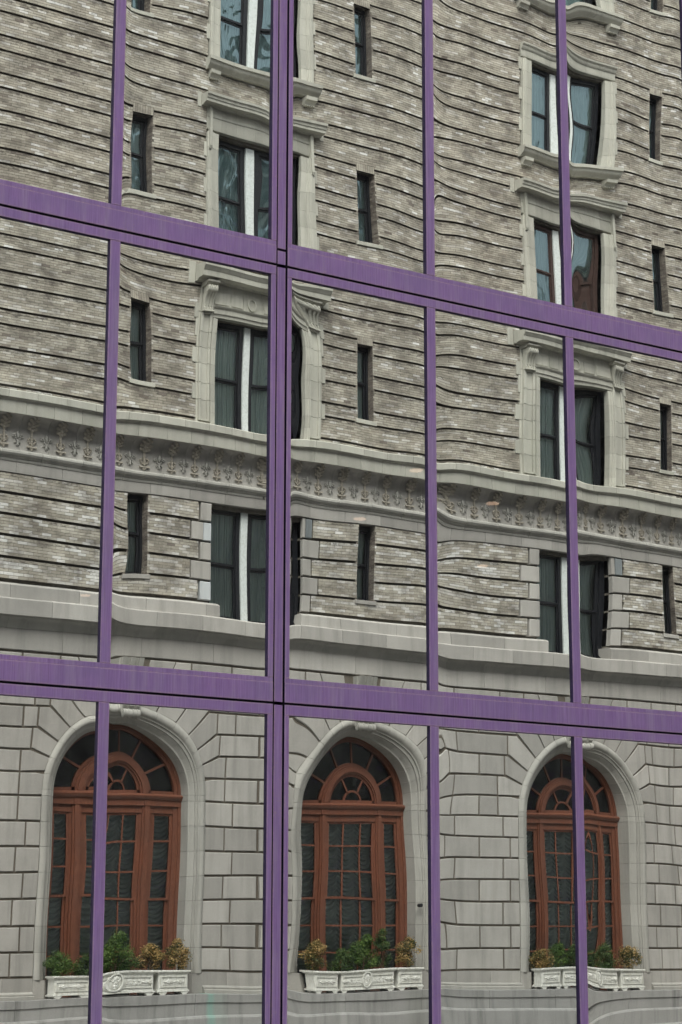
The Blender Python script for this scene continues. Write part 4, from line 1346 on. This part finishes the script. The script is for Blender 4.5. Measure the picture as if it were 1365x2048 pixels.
#WARPDATA
WARP = {
 (0, -1): [-3376,-254,-566,-34,-39,54,84,160,-132,-42,-154,-134,-157,-142,-256,310,80,178,-4,61,124,-84,-15,-18,-72,-34,-47,-456,-10696,135,-240,158,5,-23,-56,-73,63,18,50,7,34,11,-340,535,-350,-10,54,125,161,-138,-34,-106,-13,-71,-19,203,-202,39,-61,41,-41,49],
 (0, 0): [246,-205,25,123,-3,-71,-1335,417,-37,32,5,-57,-149,39,-12,42,-54,-2,-48,7,119,-120,-78,-15,2,-18,-13,-2622,282,173,-285,209,-33,119,-154,-165,-144,-41,48,111,74,154,-517,695,-606,-136,-57,370,480,153,-31,-124,-100,-105,-109,306,-92,-75,16,42,10,-20],
 (0, 1): [1654,-76,255,58,75,-7,1874,246,-89,-10,-185,-29,-4,-52,97,-106,36,7,-38,-54,87,69,-18,44,-76,-24,-101,4848,4585,-500,396,260,-185,-97,-164,-69,-6,-101,45,-123,84,-78,1218,-616,-326,52,323,378,263,-78,81,93,120,49,10,-338,-29,34,-61,124,-133,43],
 (0, 2): [-541,-289,113,-15,118,40,-1560,43,-66,63,-23,91,58,99,-13,-38,-19,40,-34,-33,-101,-12,-1,23,-26,28,14,-3538,-670,262,-171,34,-157,50,80,7,167,52,-13,-58,-73,46,-819,367,-139,385,-73,-231,-48,-281,-46,-147,261,28,5,228,6,9,60,-89,10,-13],
 (0, 3): [-292,-212,76,-113,-79,28,3532,54,542,224,42,1,-40,-467,248,83,82,57,-45,0,496,-53,-51,-1,-136,0,-49,12246,-2024,425,-213,-773,348,-275,195,59,-50,169,-285,-35,15,59,-78,674,1466,-647,524,-216,-258,-76,27,340,132,-20,-265,-765,-55,18,-6,-43,23,-44],
 (1, -1): [-3864,87,-83,14,-110,9,-496,-205,-156,-50,18,-4,5,17,115,72,-93,-18,-15,-22,-31,-33,42,-12,-9,-7,-3,-1303,-8411,37,-21,71,-44,-12,-12,-14,47,-12,46,29,28,-38,-188,47,-158,95,26,26,30,-103,22,-96,-51,-59,63,42,75,63,13,0,19,-22],
 (1, 0): [-640,151,-36,31,-71,-9,-4367,175,-47,17,-55,69,21,-287,-75,138,-49,94,-27,22,-114,-78,38,-53,18,-27,25,-11396,-2341,184,-32,-30,25,116,-40,125,35,75,108,230,30,26,-1648,-63,170,-63,16,-29,-185,-224,53,-106,-29,135,70,748,141,26,-85,-58,140,28],
 (1, 1): [327,401,-4,-97,-129,-53,2106,141,247,-44,-65,-86,-49,-44,96,-1,-47,-13,-31,24,122,53,15,-23,27,-21,-26,5605,-648,179,611,-489,20,-490,157,34,70,-84,6,181,-135,-125,253,-992,884,-365,953,-373,325,-244,236,-154,-94,85,27,-421,27,-11,33,-10,17,-30],
 (1, 2): [-784,564,-126,146,-149,130,-1393,252,4,183,-17,-7,93,156,-53,-96,20,-1,0,41,-149,71,-22,-24,24,18,22,-2290,-3549,-73,-127,78,68,27,66,42,-310,87,25,25,-220,12,208,21,-221,-160,-122,-322,-339,577,-110,-145,-184,75,127,56,71,8,35,37,24,0],
 (1, 3): [-124,448,185,73,-150,12,-2918,185,166,10,282,-123,41,-224,-64,98,22,83,-59,-51,-54,47,-70,41,36,32,-27,-4793,-746,-198,-428,26,163,756,-88,-159,57,-11,138,0,-39,11,-715,444,223,-68,-1118,117,336,-104,128,-156,38,91,27,381,-27,-49,32,-18,77,-31],
 (2, -1): [709,-849,424,19,-109,18,118,-111,79,-94,-42,132,-50,14,92,117,31,5,60,9,32,16,22,23,12,9,15,882,7694,-40,4,58,33,5,33,1,-59,-6,-25,30,-16,-16,158,-6,-127,-75,-11,-71,-2,124,11,56,-53,37,26,-63,0,6,12,13,12,18],
 (2, 0): [34,-786,398,-61,-82,154,-81,-122,-244,-2,44,-28,-145,-162,-157,4,-21,34,82,-34,180,160,-80,-6,30,-30,2,-477,6353,-226,-268,198,402,85,-45,195,160,55,4,143,116,-107,282,426,-221,-479,116,219,-291,-128,26,-18,-179,84,77,-41,-19,202,211,-8,-182,-179],
 (2, 1): [2138,-340,535,-182,76,10,-2275,-361,-360,28,-212,-82,-5,81,156,50,-36,52,-55,60,-219,0,-7,-50,7,-56,8,-6814,10160,134,59,-59,-188,-45,-57,90,15,15,-44,157,-48,170,-783,-83,-28,214,31,139,-136,94,-62,31,-214,57,-112,218,-65,222,-32,59,16,-81],
 (2, 2): [2718,189,143,-71,46,7,-4506,-576,52,-118,-83,43,24,106,-21,-101,72,-30,-4,22,-316,-20,-27,-43,9,-7,-9,-10589,9418,84,-91,79,-40,-253,-274,28,-295,36,210,49,441,103,-1457,29,301,105,281,463,-225,514,72,-325,53,-301,87,647,-39,51,-16,8,43,-5],
 (2, 3): [-236,218,-274,8,-72,43,1879,773,2,-238,46,-41,94,-389,-99,217,-185,85,-24,77,260,-114,-49,-88,45,18,-19,9456,2736,-794,-467,-137,-104,247,-147,221,1,143,242,-102,-106,-160,1681,553,985,405,-683,692,-91,313,75,-510,-22,-45,-99,-627,-71,106,-2,72,119,-7],
}
WARP = {k: [x * 1e-6 for x in v] for k, v in WARP.items()}   # glass relief of each pane, fitted to its waviness, metres
#ENDWARP
WX, WZ = 9, 12
def hfun(key, S, T, wid, hei):
    if key not in WARP: return None
    return basis_eval(WARP[key], S, T, wid, hei)
def basis_list(S, T, wid, hei):
    """height basis on the pane, S,T in 0..1; returns list of arrays (metres)"""
    B = []
    x = S * wid; zz_ = T * hei
    for i in range(4):
        for j in range(7):
            if i + j == 0: continue
            B.append(np.cos(math.pi * i * S) * np.cos(math.pi * j * T))
    B.append(S - 0.5); B.append(T - 0.5)
    for d in (0.045, 0.12):
        for j in range(13):
            B.append(np.exp(-x / d) * np.cos(math.pi * j * T))
    for j in range(7):
        B.append(np.exp(-(wid - x) / 0.09) * np.cos(math.pi * j * T))
    return B
def basis_eval(c, S, T, wid, hei):
    h = 0
    for a, b in zip(c, basis_list(S, T, wid, hei)):
        h = h + a * b
    return h

def pane(u0, u1, z0, z1, key, label=None):
    wid, hei = u1 - u0, z1 - z0
    big = key in WARP or label is not None
    nx, nz = (72, 170) if big else (1, 1)
    S, T = np.meshgrid(np.linspace(0, 1, nx + 1), np.linspace(0, 1, nz + 1))
    H = hfun(key, S, T, wid, hei)
    if H is None: H = np.zeros_like(S)
    V = np.stack([u0 + S * wid, GD - H * 1.0, z0 + T * hei], -1).reshape(-1, 3)
    idx = np.arange((nx + 1) * (nz + 1)).reshape(nz + 1, nx + 1)
    F = np.stack([idx[:-1, :-1], idx[:-1, 1:], idx[1:, 1:], idx[1:, :-1]], -1).reshape(-1, 4)
    me = bpy.data.meshes.new('glass_pane')
    me.from_pydata(V.tolist(), [], F.tolist())
    me.materials.append(M['mirror_glass'])
    if big: me.shade_smooth()
    o = bpy.data.objects.new('glass_pane', me)
    o.parent = office; o.matrix_parent_inverse = Matrix.Translation(-Vector(office.location))
    col.objects.link(o)
    if label: tag(o, label)
    return o

# columns of the glass front: left and right edge of each pane
COLS = {-1: (-3.235, -1.672), 0: (-1.573, -0.031), 1: (0.192, 1.725), 2: (1.825, 3.45), 3: (3.552, 5.215)}
THIN = [(-1.672, -1.573), (1.725, 1.825), (3.45, 3.552)]
Z_LO = 3.665
STOREY = 3.987
# frame levels per storey: (bottom rail bottom, bottom rail top/glass bottom, glass top, top rail top)
lev = {0: (GZ + 0.01, GZ + 0.22, 3.553, 3.645), 1: (3.665, 3.878, 7.545, 7.630), 2: (7.652, 7.868, 11.80, 11.89)}
zc = 11.912
for k in range(3, 7):
    lev[k] = (zc, zc + 0.215, zc + 3.87, zc + 3.965); zc += 3.987
LAB = {
 (0, -1): 'mirror pane at lower left reflecting pale stone blocks and the left edge of an arched window',
 (0, 0): 'mirror pane reflecting most of the left arched window and its planters',
 (0, 1): 'mirror pane reflecting the whole middle arched window, right of the thick mullion',
 (0, 2): 'mirror pane reflecting a stone pier and the left half of the right arched window',
 (0, 3): 'mirror pane at lower right reflecting the right half of the right arched window',
 (1, -1): 'mirror pane at the left edge reflecting brick bands above a stone cornice',
 (1, 0): 'mirror pane reflecting a paired window under a bracketed hood and a fleur-de-lis frieze, left of the thick mullion',
 (1, 1): 'mirror pane reflecting two narrow dark windows above each other, right of the thick mullion',
 (1, 2): 'mirror pane reflecting brick bands and the left halves of two paired windows',
 (1, 3): 'mirror pane at the right edge reflecting the right halves of two paired windows',
 (2, -1): 'mirror pane at upper left reflecting plain banded brick wall',
 (2, 0): 'mirror pane at the top reflecting hooded paired windows with white mullions and one narrow window',
 (2, 1): 'mirror pane at the top reflecting two narrow windows in banded brick, right of the thick mullion',
 (2, 2): 'mirror pane at the top reflecting curved brick bands and left halves of paired windows',
 (2, 3): 'mirror pane at upper right reflecting right halves of paired windows and narrow windows'}
allcols = dict(COLS)
x = -3.235 - 0.22
for k in range(-2, -14, -1):
    allcols[k] = (x - 1.6, x); x -= 1.7
x = 5.215 + 0.10
for k in range(4, 34):
    allcols[k] = (x, x + 1.6); x += 1.7
for st in range(7):
    a, b, t0, t1 = lev[st]
    for ci, (u0, u1) in sorted(allcols.items()):
        vis = st < 3 and -1 <= ci <= 3
        pane(u0 - 0.02, u1 + 0.02, b - 0.02, t0 + 0.02, (st, ci), LAB.get((st, ci)) if vis else None)
    units = [(min(v[0] for v in allcols.values()) - 0.1, -3.455 + 0.12), (-3.30, 0.023), (0.145, 5.215 + 0.1), (5.33, max(v[1] for v in allcols.values()) + 0.1)]
    units = [(min(v[0] for v in allcols.values()) - 0.1, -3.36), (-3.335, 0.023), (0.145, 5.215 + 0.05), (5.29, max(v[1] for v in allcols.values()) + 0.1)]
    for ui, (p, q) in enumerate(units):
        # bottom rail with a raised inner bead, top rail; between them a dark open joint
        metal('bottom_rail', p, q, a, b - 0.042, 0.0, 0.09)
        metal('glazing_bead', p, q, b - 0.0415, b, 0.004, 0.09, 0.002, ew=0.006)
        metal('top_rail', p, q, t0, t1, 0.0, 0.09)
    for ci, (u0, u1) in sorted(allcols.items()):
        nb = allcols.get(ci + 1)
        if nb is None: continue
        if ci == 0:
            metal('mullion', u1, 0.023, b + 0.0005, t0 - 0.0005, 0.0015, 0.09, 0.003, ew=0.01)
            metal('mullion', 0.145, nb[0], b + 0.0005, t0 - 0.0005, 0.0015, 0.09, 0.003, ew=0.01)
        elif ci == -2:
            metal('mullion', u1, -3.36, b + .0005, t0 - .0005, 0.0015, 0.09, 0.003)
            metal('mullion', -3.335, nb[0], b + .0005, t0 - .0005, 0.0015, 0.09, 0.003)
        else:
            metal('mullion', u1, nb[0], b + 0.0005, t0 - 0.0005, 0.0015, 0.09, 0.003)
# cover strip in the thick mullion
zz_ = [GZ + 0.01, 7.785, 7.805 + 7.97, 27.8]
zz_ = [(GZ + 0.01, 7.783), (7.805, 15.75), (15.772, 23.7), (23.72, 27.85)]
for a, b in zz_:
    metal('cover_strip', 0.040, 0.1275, a, b, 0.010, 0.09, 0.003)
XL, XR = min(v[0] for v in allcols.values()) - 0.1, max(v[1] for v in allcols.values()) + 0.1
jshade = MB()  # black strips laid in the open joints, their shade put into the colour
for st in range(7):
    a, b, t0, t1 = lev[st]
    if st < 6:
        jshade.box(XL, XR, 0.010, 0.095, t1 - 0.004, lev[st + 1][0] + 0.004)
    for (p, q) in ((0.0225, 0.0405), (0.127, 0.1455), (-3.361, -3.334)):
        jshade.box(p, q, 0.014, 0.0955, a, t1)
ob(jshade, 'joint_shade_strip', 'joint_shade')
fl = MB()
for st in range(7):
    a, b, t0, t1 = lev[st]
    ceil = t0 - 0.195
    fl.box(XL, XR, 0.10, 18.0, ceil, (lev[st + 1][1] if st < 6 else t1) - 0.05)
fl.box(XL, XR, 18.0, 18.3, GZ, 27.92)
fl.box(XL - 0.3, XL, 0.1, 18.3, GZ, 27.92).box(XR, XR + 0.3, 0.1, 18.3, GZ, 27.92)
fl.box(XL, XR, 0.10, 18.0, GZ - 0.1, GZ + 0.1)
ob(fl, 'floor_slab', 'interior')
def lamp_mat():
    s_ = NT('downlight')
    e = s_.n('Emission', Strength=2.2); s_.put(e.inputs['Color'], (1.0, 0.66, 0.45))
    s_.t.links.new(e.outputs[0], s_.out.inputs[0]); M['downlight'] = s_.m
lamp_mat()
for (lx, ly) in ((7.27, 5.98), (10.06, 9.74), (6.40, 7.83), (5.26, 4.97), (6.28, 15.77)):
    mb = MB(); mb.tube((lx, ly, 7.335), (lx, ly, 7.349), 0.085, 20)
    mb2 = mb.build('ceiling_light', 'downlight', None, 0.0); mb2.parent = office; mb2.matrix_parent_inverse = Matrix.Translation(-Vector(office.location))
# towers beyond the glass building, seen only where the hotel windows mirror the sky
def tower(x0, x1, y0, y1, h, label):
    t = MB().box(x0, x1, y0, y1, GZ, h).build('office_tower', 'limestone', None, 0.0)
    tag(t, label, 'building')
    w = MB()
    n = int((x1 - x0) / 3.0)
    for k in range(int(h / 3.8)):
        for i in range(n):
            a = x0 + 0.6 + i * (x1 - x0 - 0.6) / n
            w.box(a, a + 1.9, y0 - 0.05, y0 - 0.01, 2 + k * 3.8, 4.3 + k * 3.8)
    o = w.build('window_band', 'sash', None, 0.0); o.parent = t; tag(o, kind='stuff')
tower(30, 44, 42, 60, 75, 'pale tower with dark windows standing behind the glass front')
tower(58, 76, 50, 70, 62, 'lower pale tower with dark windows far behind the glass front')
